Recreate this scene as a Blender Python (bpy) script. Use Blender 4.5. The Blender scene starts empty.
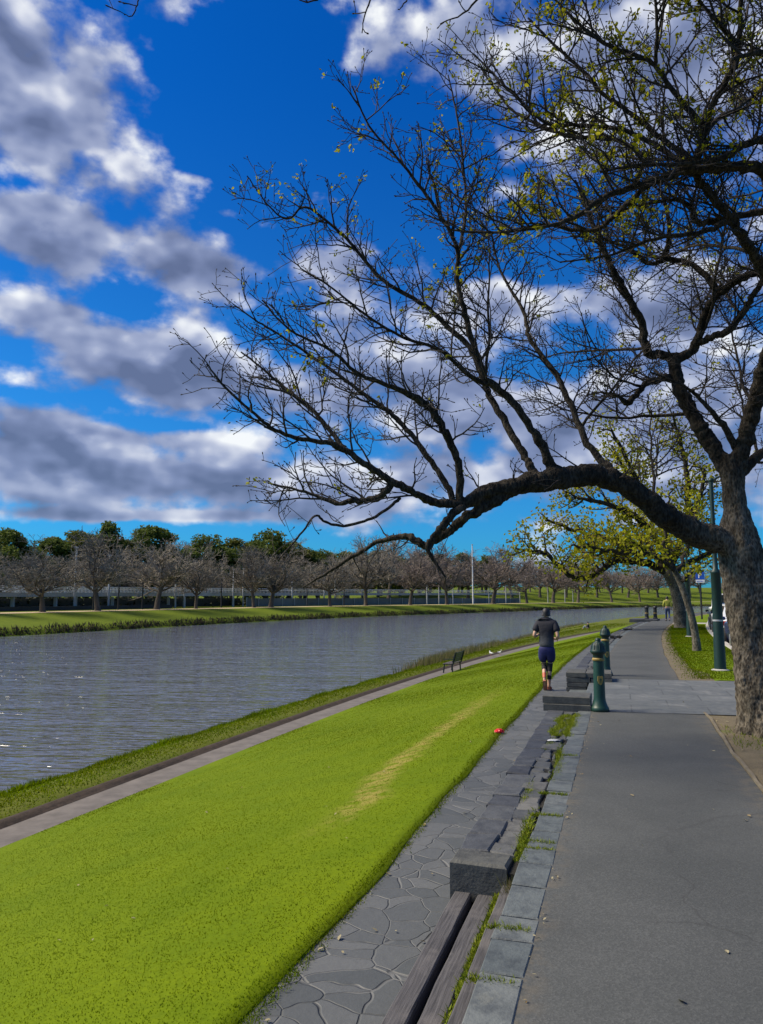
import bpy, bmesh, math, random
import numpy as np
from mathutils import Vector, Matrix

SC = bpy.context.scene
COL = SC.collection
R_ = math.radians

# ------------------------------------------------------------------ camera
CAM_H, FPX, HOR = 1.62, 750.0, 598.0
PITCH = math.atan((HOR - 512) / FPX)
cd = bpy.data.cameras.new("camera")
cam = bpy.data.objects.new("camera", cd)
COL.objects.link(cam)
cam.location = (0, 0, CAM_H)
cam.rotation_euler = (math.pi / 2 + PITCH, 0, 0)
cd.sensor_fit = 'VERTICAL'
cd.sensor_height = 36
cd.lens = 36 * FPX / 1024
cd.clip_start = 0.05
cd.clip_end = 5000
SC.camera = cam

# ------------------------------------------------------------------ sun, exposure
SUN_EL, SUN_AZ = 47.0, -82.0           # degrees; azimuth from +Y towards +X
sd = bpy.data.lights.new("sun", 'SUN')
sd.energy = 2.9
sd.angle = R_(30)
sd.color = (1.0, 0.87, 0.66)
sun = bpy.data.objects.new("sun", sd)
COL.objects.link(sun)
sv = Vector((math.sin(R_(SUN_AZ)) * math.cos(R_(SUN_EL)), math.cos(R_(SUN_AZ)) * math.cos(R_(SUN_EL)), math.sin(R_(SUN_EL))))
sun.rotation_euler = (-sv).to_track_quat('-Z', 'Y').to_euler()
SC.view_settings.view_transform = 'Standard'
SC.view_settings.look = 'None'
SC.view_settings.gamma = 1
SC.view_settings.use_curve_mapping = False
SC.view_settings.exposure = 1.2
SC.cycles.use_denoising = True
SC.cycles.max_bounces = 6
SC.cycles.transparent_max_bounces = 8
SC.cycles.caustics_reflective = False
SC.cycles.caustics_refractive = False

# ------------------------------------------------------------------ picture <-> place
def ray(px, py):
    f = np.array([0, math.cos(PITCH), math.sin(PITCH)])
    up = np.array([0, -math.sin(PITCH), math.cos(PITCH)])
    return np.array([px - 381.5, 0, 0.]) + FPX * f + (512 - py) * up
def un(px, py, z):
    r = ray(px, py)
    return r * ((z - CAM_H) / r[2]) + np.array([0, 0, CAM_H])
def at(px, py, Y):
    r = ray(px, py)
    return r * (Y / r[1]) + np.array([0, 0, CAM_H])
def azel(px, py):
    r = ray(px, py); r = r / np.linalg.norm(r)
    return math.atan2(r[0], r[1]), math.asin(r[2])
def project(p):
    q = np.asarray(p, float) - np.array([0, 0, CAM_H])
    c, s = math.cos(PITCH), math.sin(PITCH)
    d = q[1] * c + q[2] * s
    return 381.5 + FPX * q[0] / d, 512 - FPX * (-q[1] * s + q[2] * c) / d

# ------------------------------------------------------------------ sky
world = bpy.data.worlds.new("World")
SC.world = world
world.use_nodes = True
wt = world.node_tree
wt.nodes.clear()
class NT:
    """tiny helper to wire nodes"""
    def __init__(s, t): s.t = t
    def n(s, typ, **kw):
        o = s.t.nodes.new(typ)
        for k, v in kw.items(): setattr(o, k, v)
        return o
    def lk(s, a, b): s.t.links.new(a, b)
    def put(s, sock, v):
        if hasattr(v, 'is_output') or isinstance(v, bpy.types.NodeSocket): s.lk(v, sock)
        elif v is not None: sock.default_value = v
    def m(s, op, a, b=None, c=None, clamp=False):
        o = s.n('ShaderNodeMath', operation=op, use_clamp=clamp)
        s.put(o.inputs[0], a)
        if b is not None: s.put(o.inputs[1], b)
        if c is not None: s.put(o.inputs[2], c)
        return o.outputs[0]
    def vm(s, op, a, b=None, c=None):
        o = s.n('ShaderNodeVectorMath', operation=op)
        s.put(o.inputs[0], a)
        if b is not None: s.put(o.inputs[1], b)
        if c is not None: s.put(o.inputs[2], c)
        return o
    def noise(s, vec, scale, detail=3, rough=0.5, dist=0.0, dim='3D'):
        o = s.n('ShaderNodeTexNoise', noise_dimensions=dim)
        if vec is not None: s.lk(vec, o.inputs['Vector'])
        o.inputs['Scale'].default_value = scale
        o.inputs['Detail'].default_value = detail
        o.inputs['Roughness'].default_value = rough
        o.inputs['Distortion'].default_value = dist
        return o.outputs[0]
    def ss(s, x, a, b, lo=0.0, hi=1.0, typ='SMOOTHSTEP'):
        o = s.n('ShaderNodeMapRange', interpolation_type=typ)
        s.put(o.inputs['Value'], x)
        o.inputs['From Min'].default_value = a; o.inputs['From Max'].default_value = b
        o.inputs['To Min'].default_value = lo; o.inputs['To Max'].default_value = hi
        return o.outputs[0]
    def mix(s, f, a, b, blend='MIX'):
        o = s.n('ShaderNodeMix', data_type='RGBA', blend_type=blend)
        s.put(o.inputs[0], f); s.put(o.inputs[6], a); s.put(o.inputs[7], b)
        return o.outputs[2]
def c4(c): return (c[0], c[1], c[2], 1.0)

W_ = NT(wt)
SKY_STRENGTH = 0.1
sky = W_.n('ShaderNodeTexSky', sky_type='NISHITA', sun_disc=False, sun_elevation=R_(SUN_EL), sun_rotation=R_(SUN_AZ), altitude=50, air_density=1.0, dust_density=0.6, ozone_density=2.5)
tc = W_.n('ShaderNodeTexCoord')
d = W_.vm('NORMALIZE', tc.outputs['Generated']).outputs[0]
sp = W_.n('ShaderNodeSeparateXYZ'); W_.lk(d, sp.inputs[0])
azn = W_.m('ARCTAN2', sp.outputs[0], sp.outputs[1])
eln = W_.m('ARCSINE', sp.outputs[2])
ae = W_.n('ShaderNodeCombineXYZ'); W_.lk(azn, ae.inputs[0]); W_.lk(eln, ae.inputs[1])
ae = ae.outputs[0]
tint = W_.mix(W_.ss(eln, R_(40), R_(7)), c4((0.006, 0.215, 0.56)), c4((0.05, 0.30, 0.55)))
skyc = W_.mix(1.0, sky.outputs[0], tint, 'MULTIPLY')
# cloud banks: (px, py, half width px, half height px, weight) turned into directions of the sky
CLOUDS = [
    (35, 55, 95, 60, .30), (75, 130, 80, 45, .22), (20, 140, 60, 40, .2), (55, 232, 88, 36, .40), (190, 262, 60, 24, .26), (225, 285, 60, 30, .30), (35, 308, 50, 14, .24),
    (125, 352, 105, 28, .36), (190, 388, 80, 32, .36), (70, 432, 70, 20, .3), (50, 470, 110, 38, .40), (200, 480, 130, 26, .38), (215, 440, 90, 10, .2), (330, 512, 60, 13, .24), (90, 516, 80, 6, .34), (215, 516, 60, 6, .30), (90, 436, 30, 8, .2), (300, 400, 60, 30, .2),
    (320, 262, 45, 22, .24), (440, 30, 70, 45, .10), (400, 70, 50, 30, .06), (640, 60, 180, 110, .42), (480, 300, 90, 28, .32), (590, 300, 90, 20, .2), (700, 310, 90, 40, .28), (440, 400, 100, 45, .32), (560, 420, 60, 30, .2),
    (650, 400, 120, 45, .28), (440, 480, 110, 26, .28), (192, 178, 16, 6, .20), (225, 213, 12, 6, .15), (185, 95, 20, 10, .1),
    (710, 470, 110, 50, .26), (600, 520, 70, 16, .2), (560, 470, 60, 20, .16),
    (300, 130, 120, 95, -.30), (420, 190, 60, 70, -.2), (175, 60, 30, 35, -.10), (130, 540, 260, 13, -.34), (85, 155, 22, 10, -.16), (20, 182, 28, 10, -.2), (120, 305, 26, 14, -.22), (30, 352, 40, 20, -.24), (25, 395, 40, 10, -.2), (170, 425, 45, 6, -.2), (225, 465, 35, 5, -.16), (560, 220, 110, 40, -.18), (540, 370, 60, 25, -.14),
]
bias = None
for px, py, hw, hh, wgt in CLOUDS:
    a0, e0 = azel(px, py)
    a1, _ = azel(px + hw, py); _, e1 = azel(px, py - hh)
    sx, sy = 1 / abs(a1 - a0), 1 / abs(e1 - e0)
    q = W_.vm('MULTIPLY_ADD', ae, (sx, sy, 0), (-a0 * sx, -e0 * sy, 0)).outputs[0]
    r2 = W_.vm('DOT_PRODUCT', q, q).outputs['Value']
    g = W_.m('POWER', 2.718, W_.m('MULTIPLY', r2, -1.0))
    bias = W_.m('MULTIPLY_ADD', g, wgt, bias if bias is not None else 0.0)
def cloud_noise(off, soft=False):
    v = W_.vm('MULTIPLY_ADD', ae, (1, 1.6, 1), off).outputs[0]
    n1 = W_.noise(v, 7.0, 3 if soft else 7, 0.55, 0.0, '2D')
    vo = W_.n('ShaderNodeTexVoronoi', feature='F1', voronoi_dimensions='2D', normalize=True); W_.lk(v, vo.inputs['Vector'])
    vo.inputs['Scale'].default_value = 12; vo.inputs['Detail'].default_value = 1 if soft else 3; vo.inputs['Roughness'].default_value = .55
    bil = W_.m('SUBTRACT', .62, vo.outputs['Distance'])
    return W_.m('MULTIPLY_ADD', bil, 0.32, n1)
n_here = cloud_noise((3.1, 1.7, 0.4))
s_here = cloud_noise((3.1, 1.7, 0.4), True)
s_up = cloud_noise((3.1 - 0.004, 1.7 + 0.050, 0.4), True)
dens = W_.m('ADD', n_here, bias)
cov = W_.ss(dens, 0.59, 0.84)
core = W_.ss(dens, 0.72, 1.22)
up = W_.m('SUBTRACT', s_here, s_up)
fine_ = W_.m('SUBTRACT', n_here, s_here)
shade = W_.m('ADD', W_.m('MULTIPLY_ADD', up, 2.3, 0.50), W_.m('MULTIPLY', fine_, 1.5))
shade = W_.m('SUBTRACT', shade, W_.m('MULTIPLY', core, 0.36))
CL = 1.0 / SKY_STRENGTH
cr = W_.n('ShaderNodeValToRGB'); el_ = cr.color_ramp.elements
for k_, (p_, c_) in enumerate([(0.0, (0.058, 0.074, 0.128)), (0.32, (0.098, 0.120, 0.196)), (0.58, (0.165, 0.188, 0.265)), (0.80, (0.30, 0.315, 0.36)), (1.0, (0.43, 0.44, 0.44))]):
    if k_ >= 2: el_.new(p_)
    el_[k_].position = p_; el_[k_].color = c4(c_)
W_.lk(shade, cr.inputs[0])
ccol = W_.vm('SCALE', cr.outputs[0]); ccol.inputs['Scale'].default_value = CL; ccol = ccol.outputs[0]
full = W_.mix(W_.m('MULTIPLY', cov, 0.93), skyc, ccol)
bg = W_.n('ShaderNodeBackground'); bg.inputs['Strength'].default_value = SKY_STRENGTH
W_.lk(full, bg.inputs[0])
wo = W_.n('ShaderNodeOutputWorld'); W_.lk(bg.outputs[0], wo.inputs[0])

# ------------------------------------------------------------------ materials
MATS = {}
def new_mat(name):
    m = bpy.data.materials.new(name); m.use_nodes = True
    t = NT(m.node_tree)
    b = m.node_tree.nodes['Principled BSDF']
    MATS[name] = m
    return m, t, b
def coords(t, kind='Object'):
    o = t.n('ShaderNodeTexCoord'); return o.outputs[kind]
def bump(t, b, h, strength, dist):
    o = t.n('ShaderNodeBump'); o.inputs['Strength'].default_value = strength; o.inputs['Distance'].default_value = dist
    t.lk(h, o.inputs['Height']); t.lk(o.outputs[0], b.inputs['Normal']); return o
def island(t): return t.n('ShaderNodeNewGeometry').outputs['Random Per Island']
def ramp(t, f, stops):
    o = t.n('ShaderNodeValToRGB'); e = o.color_ramp.elements
    while len(e) < len(stops): e.new(0.5)
    for k, (p, c) in enumerate(stops): e[k].position = p; e[k].color = c4(c)
    t.lk(f, o.inputs[0]); return o.outputs[0]
def simple(name, col, rough=0.6, metal=0.0, var=0.25, scale=8.0, bmp=0.0, spec=None):
    m, t, b = new_mat(name)
    v = coords(t)
    n = t.noise(v, scale, 5, 0.6)
    lo = [c * (1 - var) for c in col]; hi = [min(1, c * (1 + var)) for c in col]
    t.lk(ramp(t, n, [(0.3, lo), (0.7, hi)]), b.inputs['Base Color'])
    b.inputs['Roughness'].default_value = rough; b.inputs['Metallic'].default_value = metal
    if spec is not None: b.inputs['Specular IOR Level'].default_value = spec
    if bmp: bump(t, b, t.noise(v, scale * 4, 4), 0.5, bmp)
    return m
def leafy(name, stops, trans=0.35, rough=0.55):
    m, t, b = new_mat(name)
    col = ramp(t, island(t), stops)
    t.lk(col, b.inputs['Base Color']); b.inputs['Roughness'].default_value = rough
    b.inputs['Specular IOR Level'].default_value = 0.10
    tr = t.n('ShaderNodeBsdfTranslucent'); t.lk(col, tr.inputs[0])
    mx = t.n('ShaderNodeMixShader'); mx.inputs[0].default_value = trans
    t.lk(b.outputs[0], mx.inputs[1]); t.lk(tr.outputs[0], mx.inputs[2])
    out = [n for n in m.node_tree.nodes if n.type == 'OUTPUT_MATERIAL'][0]
    t.lk(mx.outputs[0], out.inputs[0])
    return m

# asphalt
m, t, b = new_mat('asphalt'); v = coords(t)
sp1 = t.noise(v, 260, 2, 0.6); sp2 = t.noise(v, 90, 3, 0.6); big = t.noise(v, 0.7, 6, 0.62, 0.4)
vor = t.n('ShaderNodeTexVoronoi'); vor.inputs['Scale'].default_value = 120; t.lk(v, vor.inputs['Vector'])
col = ramp(t, vor.outputs['Color'], [(0.15, (.051, .056, .057)), (0.55, (.066, .072, .073)), (0.95, (.094, .100, .100))])
col = t.mix(t.ss(big, .35, .68), col, t.mix(1.0, col, c4((.70, .72, .73)), 'MULTIPLY'))
col = t.mix(t.m('MULTIPLY', sp2, .4), col, c4((.085, .09, .09)))
uva = t.n('ShaderNodeSeparateXYZ'); t.lk(coords(t, 'UV'), uva.inputs[0])
edge_ = t.m('MAXIMUM', t.ss(uva.outputs[1], .78, 1.08), t.ss(uva.outputs[1], -.30, -.46))
grit = t.m('MULTIPLY', edge_, t.ss(t.noise(v, 7, 5, .7), .42, .62))
col = t.mix(t.m('MULTIPLY', grit, .55), col, c4((.12, .105, .08)))
wn = t.n('ShaderNodeTexNoise'); wn.inputs['Scale'].default_value = 3.0; wn.inputs['Detail'].default_value = 5; t.lk(v, wn.inputs['Vector'])
cve = t.n('ShaderNodeTexVoronoi', feature='DISTANCE_TO_EDGE'); cve.inputs['Scale'].default_value = .42; t.lk(t.vm('MULTIPLY_ADD', wn.outputs['Color'], (.35, .35, 0), v).outputs[0], cve.inputs['Vector'])
crk = t.m('MULTIPLY', t.ss(cve.outputs['Distance'], .006, .001), t.ss(t.noise(v, .8, 3), .50, .60))
col = t.mix(t.m('MULTIPLY', crk, .32), col, c4((.028, .028, .028)))
t.lk(col, b.inputs['Base Color']); b.inputs['Roughness'].default_value = 0.86; b.inputs['Specular IOR Level'].default_value = 0.3
bump(t, b, t.m('ADD', vor.outputs['Distance'], sp1), 0.35, 0.003)
# crazy paving of bluestone
m, t, b = new_mat('crazy_paving'); uvv = coords(t, 'UV')
wob = t.n('ShaderNodeTexNoise'); wob.inputs['Scale'].default_value = 2.2; t.lk(uvv, wob.inputs['Vector'])
uvw = t.vm('MULTIPLY_ADD', wob.outputs['Color'], (.26, .26, 0), uvv).outputs[0]
ve = t.n('ShaderNodeTexVoronoi', feature='DISTANCE_TO_EDGE'); ve.inputs['Scale'].default_value = 4.9; t.lk(uvw, ve.inputs['Vector'])
vc = t.n('ShaderNodeTexVoronoi'); vc.inputs['Scale'].default_value = 4.9; t.lk(uvw, vc.inputs['Vector'])
sepc = t.n('ShaderNodeSeparateColor'); t.lk(vc.outputs['Color'], sepc.inputs[0])
fine = t.noise(uvv, 14, 6, 0.65)
stone = ramp(t, sepc.outputs[0], [(0.0, (.070, .078, .079)), (0.5, (.092, .099, .099)), (1.0, (.122, .128, .126))])
stone = t.mix(t.m('MULTIPLY', fine, 0.7), stone, t.mix(1.0, stone, c4((.6, .62, .66)), 'MULTIPLY'))
crev = t.noise(uvv, 3.0, 3)
mort = t.mix(t.ss(crev, .42, .58), c4((.058, .062, .061)), c4((.125, .128, .123)))
jm = t.ss(ve.outputs['Distance'], 0.006, 0.034)
stone = t.mix(jm, mort, stone)
t.lk(stone, b.inputs['Base Color']); b.inputs['Roughness'].default_value = 0.62
bump(t, b, t.m('ADD', t.m('MULTIPLY', jm, 1.0), t.m('MULTIPLY', fine, 0.55)), 0.7, 0.012)
# bluestone pieces
def stone_mat(name, a, bcol, c, rough=0.7):
    m, t, b = new_mat(name); v = coords(t)
    f = t.noise(v, 9, 7, 0.68); g = t.noise(v, 55, 4, 0.6)
    col = ramp(t, island(t), [(0, a), (.5, bcol), (1, c)])
    col = t.mix(t.ss(f, .38, .68), col, t.mix(1.0, col, c4((.52, .54, .58)), 'MULTIPLY'))
    lich = t.ss(t.noise(v, 5.5, 5, .7), .6, .74)
    col = t.mix(t.m('MULTIPLY', lich, .35), col, c4((.16, .165, .14)))
    t.lk(col, b.inputs['Base Color']); b.inputs['Roughness'].default_value = rough
    bump(t, b, t.m('ADD', f, t.m('MULTIPLY', g, .4)), 0.8, 0.012)
stone_mat('cap_stone', (.075, .092, .098), (.10, .118, .122), (.13, .146, .146))
stone_mat('dark_stone', (.036, .040, .050), (.05, .056, .066), (.074, .08, .086))
stone_mat('rubble_stone', (.058, .064, .066), (.085, .09, .09), (.13, .13, .12))
stone_mat('block_stone', (.055, .06, .055), (.075, .078, .07), (.105, .105, .092))
# slabs of the crossing
m, t, b = new_mat('slab_paving'); uvv = coords(t, 'UV')
br = t.n('ShaderNodeTexBrick'); t.lk(uvv, br.inputs['Vector'])
br.inputs['Scale'].default_value = 1.0; br.inputs['Brick Width'].default_value = 1.15; br.inputs['Row Height'].default_value = 0.72; br.inputs['Mortar Size'].default_value = 0.012
br.inputs['Color1'].default_value = c4((.088, .098, .10)); br.inputs['Color2'].default_value = c4((.118, .128, .128)); br.inputs['Mortar'].default_value = c4((.06, .065, .065))
pat = t.ss(t.noise(uvv, 1.7, 5, .62), .5, .68)
col = t.mix(t.m('MULTIPLY', pat, .6), br.outputs[0], c4((.19, .195, .19)))
col = t.mix(t.ss(t.noise(uvv, 7, 5, .6), .4, .7), col, t.mix(1.0, col, c4((.72, .74, .77)), 'MULTIPLY'))
t.lk(col, b.inputs['Base Color']); b.inputs['Roughness'].default_value = .68
bump(t, b, t.noise(uvv, 12, 5), .5, .008)
# lawn soil-and-turf sheet
def turf(name, a, bcol, dry, dryamt=0.0):
    m, t, b = new_mat(name); v = coords(t); uvv = coords(t, 'UV')
    n = t.noise(v, 26, 5, .65); n2 = t.noise(v, 1.1, 4, .6)
    col = t.mix(t.ss(n, .3, .7), c4(a), c4(bcol))
    col = t.mix(t.ss(n2, .35, .7), col, t.mix(1.0, col, c4((.82, .88, .8)), 'MULTIPLY'))
    if dryamt:
        s = t.n('ShaderNodeSeparateXYZ'); t.lk(uvv, s.inputs[0])
        wv = t.m('ADD', s.outputs[1], t.m('MULTIPLY', t.noise(v, .7, 4), .9))
        band = t.m('MULTIPLY', t.ss(wv, -2.62, -2.32), t.ss(wv, -2.02, -2.3))
        band = t.m('MULTIPLY', band, t.m('MULTIPLY', t.ss(s.outputs[0], 6.0, 8.0), t.ss(s.outputs[0], 19, 13.5)))
        band = t.m('MULTIPLY', band, t.ss(t.noise(v, 6, 4, .7), .38, .6))
        col = t.mix(t.m('MULTIPLY', band, dryamt), col, c4(dry))
    t.lk(col, b.inputs['Base Color']); b.inputs['Roughness'].default_value = .9; b.inputs['Specular IOR Level'].default_value = .1
    bump(t, b, n, .5, .012)
turf('lawn_turf', (.094, .14, .0005), (.122, .172, .0005), (.27, .22, .06), .8)
turf('verge_turf', (.085, .135, .003), (.15, .205, .005), (.2, .2, .06))
turf('bank_turf', (.085, .088, .020), (.105, .135, .008), (.2, .2, .06))
turf('far_turf', (.080, .115, .006), (.125, .165, .010), (.2, .2, .06))
leafy('grass_blade', [(0, (.094, .142, .0005)), (.5, (.116, .168, .0005)), (.9, (.134, .188, .001)), (.97, (.18, .225, .003)), (1, (.25, .26, .04))], .6)
def tint_blades():
    """mown turf is never one green: broad and small patches, and the worn dry strip along the slope"""
    nt = M_['grass_blade'].node_tree; t = NT(nt)
    rp = [n for n in nt.nodes if n.type == 'VALTORGB'][0]
    v = coords(t); s_ = t.n('ShaderNodeSeparateXYZ'); t.lk(v, s_.inputs[0])
    cth, sth = math.cos(TH_), math.sin(TH_)
    vv = t.m('SUBTRACT', t.m('MULTIPLY', s_.outputs[0], cth), t.m('MULTIPLY', s_.outputs[1], sth)); uu = t.m('ADD', t.m('MULTIPLY', s_.outputs[0], sth), t.m('MULTIPLY', s_.outputs[1], cth))
    a = t.ss(t.noise(v, .55, 4, .6), .36, .66, .80, 1.10); b_ = t.ss(t.noise(v, 3.2, 4, .6), .3, .7, .84, 1.12)
    k = t.m('MULTIPLY', a, b_)
    cc = t.n('ShaderNodeCombineColor'); t.lk(t.m('MULTIPLY', k, t.ss(t.noise(v, .8, 3), .35, .65, .92, 1.10)), cc.inputs[0]); t.lk(k, cc.inputs[1]); t.lk(k, cc.inputs[2])
    col = t.mix(1.0, rp.outputs[0], cc.outputs[0], 'MULTIPLY')
    wv = t.m('ADD', vv, t.m('MULTIPLY', t.noise(v, .7, 4), .9))
    band = t.m('MULTIPLY', t.ss(wv, -2.65, -2.33), t.ss(wv, -2.0, -2.3)); band = t.m('MULTIPLY', band, t.m('MULTIPLY', t.ss(uu, 6.0, 8.0), t.ss(uu, 19, 13.5)))
    band = t.m('MULTIPLY', band, t.ss(t.noise(v, 5, 4, .7), .34, .62))
    col = t.mix(t.m('MULTIPLY', band, .6), col, c4((.28, .24, .07)))
    for n in nt.nodes:
        if n.type == 'BSDF_PRINCIPLED': t.lk(col, n.inputs['Base Color'])
        if n.type == 'BSDF_TRANSLUCENT': t.lk(col, n.inputs[0])
M_ = MATS; TH_ = math.atan2(ray(620, HOR)[0], ray(620, HOR)[1])
tint_blades()
leafy('moss_blade', [(0, (.10, .15, .005)), (.6, (.17, .22, .012)), (1, (.26, .28, .03))], .3)
leafy('reed_blade', [(0, (.10, .12, .02)), (.35, (.16, .15, .06)), (.7, (.22, .18, .11)), (1, (.11, .15, .02))], .25)
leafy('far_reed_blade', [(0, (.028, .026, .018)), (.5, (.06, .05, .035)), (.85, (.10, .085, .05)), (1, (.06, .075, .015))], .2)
# ground and dirt
m, t, b = new_mat('dirt'); v = coords(t)
n = t.noise(v, 3.0, 7, .68); n2 = t.noise(v, 40, 4, .6)
col = ramp(t, n, [(.3, (.075, .062, .034)), (.5, (.118, .096, .054)), (.72, (.165, .135, .078))])
col = t.mix(t.ss(t.noise(v, 2.2, 5, .65), .56, .68), col, c4((.10, .12, .015)))
col = t.mix(t.m('MULTIPLY', n2, .45), col, c4((.10, .085, .06)))
t.lk(col, b.inputs['Base Color']); b.inputs['Roughness'].default_value = .95
bump(t, b, t.m('ADD', n, n2), .8, .02)
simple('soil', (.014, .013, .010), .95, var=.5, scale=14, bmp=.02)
simple('gravel_path', (.125, .112, .10), .9, var=.28, scale=2.5, bmp=.01)
simple('bank_edge', (.04, .026, .017), .95, var=.5, scale=5, bmp=.02)
simple('sand_path', (.42, .33, .20), .95, var=.15, scale=.4)
simple('concrete', (.36, .35, .33), .85, var=.16, scale=1.2, bmp=.004)
simple('road_asphalt', (.065, .068, .072), .85, var=.2, scale=3)
simple('road_paint', (.7, .7, .68), .7, var=.12, scale=6)
simple('far_ground', (.06, .05, .03), .95, var=.4, scale=.3)
# river
m, t, b = new_mat('river_water'); v = coords(t)
mp = t.n('ShaderNodeMapping'); mp.inputs['Rotation'].default_value = (0, 0, R_(18)); mp.inputs['Scale'].default_value = (.7, 2.0, 1); t.lk(v, mp.inputs['Vector'])
w1 = t.noise(mp.outputs[0], .6, 2.5, .5, .4); w2 = t.noise(mp.outputs[0], 2.4, 1.5, .45, .2); w3 = t.noise(mp.outputs[0], .22, 3, .5)
calm = t.ss(w3, .35, .65, .55, 1.0)
hgt = t.m('MULTIPLY', t.m('ADD', w1, t.m('MULTIPLY', w2, .6)), calm)
b.inputs['Base Color'].default_value = c4((.094, .099, .107)); b.inputs['Roughness'].default_value = .04; b.inputs['IOR'].default_value = 1.75
b.inputs['Specular IOR Level'].default_value = .5
bump(t, b, hgt, 1.0, .27)
# bark
def bark(name, dark, mid, light, sc=1.0, bd=.02):
    m, t, b = new_mat(name); v = coords(t)
    mp = t.n('ShaderNodeMapping'); mp.inputs['Scale'].default_value = (1, 1, .42); t.lk(v, mp.inputs['Vector'])
    n = t.noise(mp.outputs[0], 17 * sc, 7, .68, .4); bign = t.noise(v, 3.2 * sc, 4, .6)
    vo = t.n('ShaderNodeTexVoronoi'); vo.inputs['Scale'].default_value = 34 * sc; t.lk(mp.outputs[0], vo.inputs['Vector'])
    f = t.m('ADD', t.m('MULTIPLY', n, .75), t.m('MULTIPLY', vo.outputs['Distance'], .35))
    col = ramp(t, f, [(.36, dark), (.52, mid), (.66, light)])
    col = t.mix(t.ss(bign, .4, .66), col, t.mix(1.0, col, c4((.55, .56, .55)), 'MULTIPLY'))
    if name == 'trunk_bark':      # the boughs' backlit shade is painted into the bark colour, outward and upward
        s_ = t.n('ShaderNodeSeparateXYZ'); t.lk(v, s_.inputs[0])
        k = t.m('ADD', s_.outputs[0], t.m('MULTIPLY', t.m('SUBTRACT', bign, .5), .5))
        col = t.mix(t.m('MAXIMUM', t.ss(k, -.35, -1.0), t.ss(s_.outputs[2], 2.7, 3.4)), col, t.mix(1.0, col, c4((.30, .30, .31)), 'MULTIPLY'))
    t.lk(col, b.inputs['Base Color']); b.inputs['Roughness'].default_value = .92; b.inputs['Specular IOR Level'].default_value = .2
    bump(t, b, f, 1.0, bd)
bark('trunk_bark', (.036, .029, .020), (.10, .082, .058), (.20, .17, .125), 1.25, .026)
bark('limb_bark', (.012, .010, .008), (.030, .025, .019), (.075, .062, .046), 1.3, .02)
simple('twig_bark', (.024, .019, .016), .9, var=.35, scale=6)
bark('grey_bark', (.05, .045, .035), (.12, .105, .08), (.2, .18, .14), .8, .03)
simple('far_bark', (.10, .086, .068), .95, var=.3, scale=1.0)
m, t, b = new_mat('far_twig')
t.lk(ramp(t, island(t), [(0, (.135, .118, .094)), (.5, (.205, .18, .142)), (1, (.275, .245, .195))]), b.inputs['Base Color']); b.inputs['Roughness'].default_value = .95
m, t, b = new_mat('far_twig_rosy')
t.lk(ramp(t, island(t), [(0, (.125, .10, .084)), (.5, (.19, .152, .128)), (1, (.255, .21, .178))]), b.inputs['Base Color']); b.inputs['Roughness'].default_value = .95
leafy('spring_leaf', [(0, (.17, .19, .006)), (.5, (.30, .31, .012)), (1, (.42, .40, .03))], .5)
leafy('olive_leaf', [(0, (.12, .13, .008)), (.4, (.26, .275, .012)), (.8, (.38, .37, .02)), (1, (.20, .12, .04))], .5)
leafy('evergreen_leaf', [(0, (.05, .075, .014)), (.5, (.10, .14, .026)), (1, (.16, .19, .042))], .35)
leafy('olive_evergreen_leaf', [(0, (.06, .07, .014)), (.5, (.12, .135, .026)), (1, (.19, .19, .045))], .3)
leafy('hedge_leaf', [(0, (.008, .014, .007)), (.6, (.02, .03, .012)), (1, (.035, .045, .02))], .15)
leafy('litter_leaf', [(0, (.26, .22, .13)), (.5, (.34, .31, .20)), (1, (.20, .13, .05))], .15, .7)
# painted and other
simple('green_paint', (.007, .042, .030), .45, var=.18, scale=9, spec=.5)
simple('dark_green_paint', (.004, .026, .021), .5, var=.2, scale=9)
simple('green_metal', (.03, .11, .045), .45, var=.2, scale=5)
simple('gold_paint', (.30, .21, .05), .5, var=.2, scale=20)
simple('silver_band', (.5, .5, .5), .4, .4, var=.1)
simple('weathered_timber', (.085, .075, .078), .85, var=.35, scale=5, bmp=.004)
m, t, b = new_mat('bench_timber'); uvv = coords(t, 'UV')
mp = t.n('ShaderNodeMapping'); mp.inputs['Scale'].default_value = (1.2, 26, 26); t.lk(uvv, mp.inputs['Vector'])
gr = t.noise(mp.outputs[0], 3.0, 6, .65, .3); st = t.noise(uvv, 3.5, 5, .6)
col = ramp(t, gr, [(.32, (.026, .026, .028)), (.5, (.062, .060, .064)), (.7, (.105, .102, .105))])
col = t.mix(t.ss(st, .5, .68), col, c4((.10, .095, .095)))
t.lk(col, b.inputs['Base Color']); b.inputs['Roughness'].default_value = .78
bump(t, b, gr, .8, .006)
simple('edging_timber', (.16, .135, .09), .9, var=.3, scale=4, bmp=.006)
simple('black_paint', (.012, .013, .015), .5, var=.2)
simple('dark_bench_paint', (.010, .016, .020), .45, var=.2)
simple('pale_pole', (.42, .44, .45), .6, var=.08, scale=1)
simple('dark_pole', (.02, .022, .025), .6, var=.1, scale=1)
simple('viaduct_steel', (.38, .40, .41), .7, var=.15, scale=.6)
simple('viaduct_rail', (.66, .69, .70), .6, var=.12, scale=.6)
simple('viaduct_dark', (.035, .038, .042), .8, var=.2, scale=.5)
simple('fence_mesh', (.13, .145, .15), .8, var=.15, scale=.5)
simple('low_wall', (.035, .036, .042), .85, var=.25, scale=.4)
simple('sign_blue', (.010, .075, .42), .45, var=.05)
simple('white_paint', (.78, .78, .77), .5, var=.04)
simple('car_blue', (.020, .035, .13), .22, .3, var=.05, spec=.6)
simple('car_white', (.72, .73, .74), .25, var=.03, spec=.6)
simple('car_silver', (.36, .37, .39), .28, .5, var=.04, spec=.6)
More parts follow.
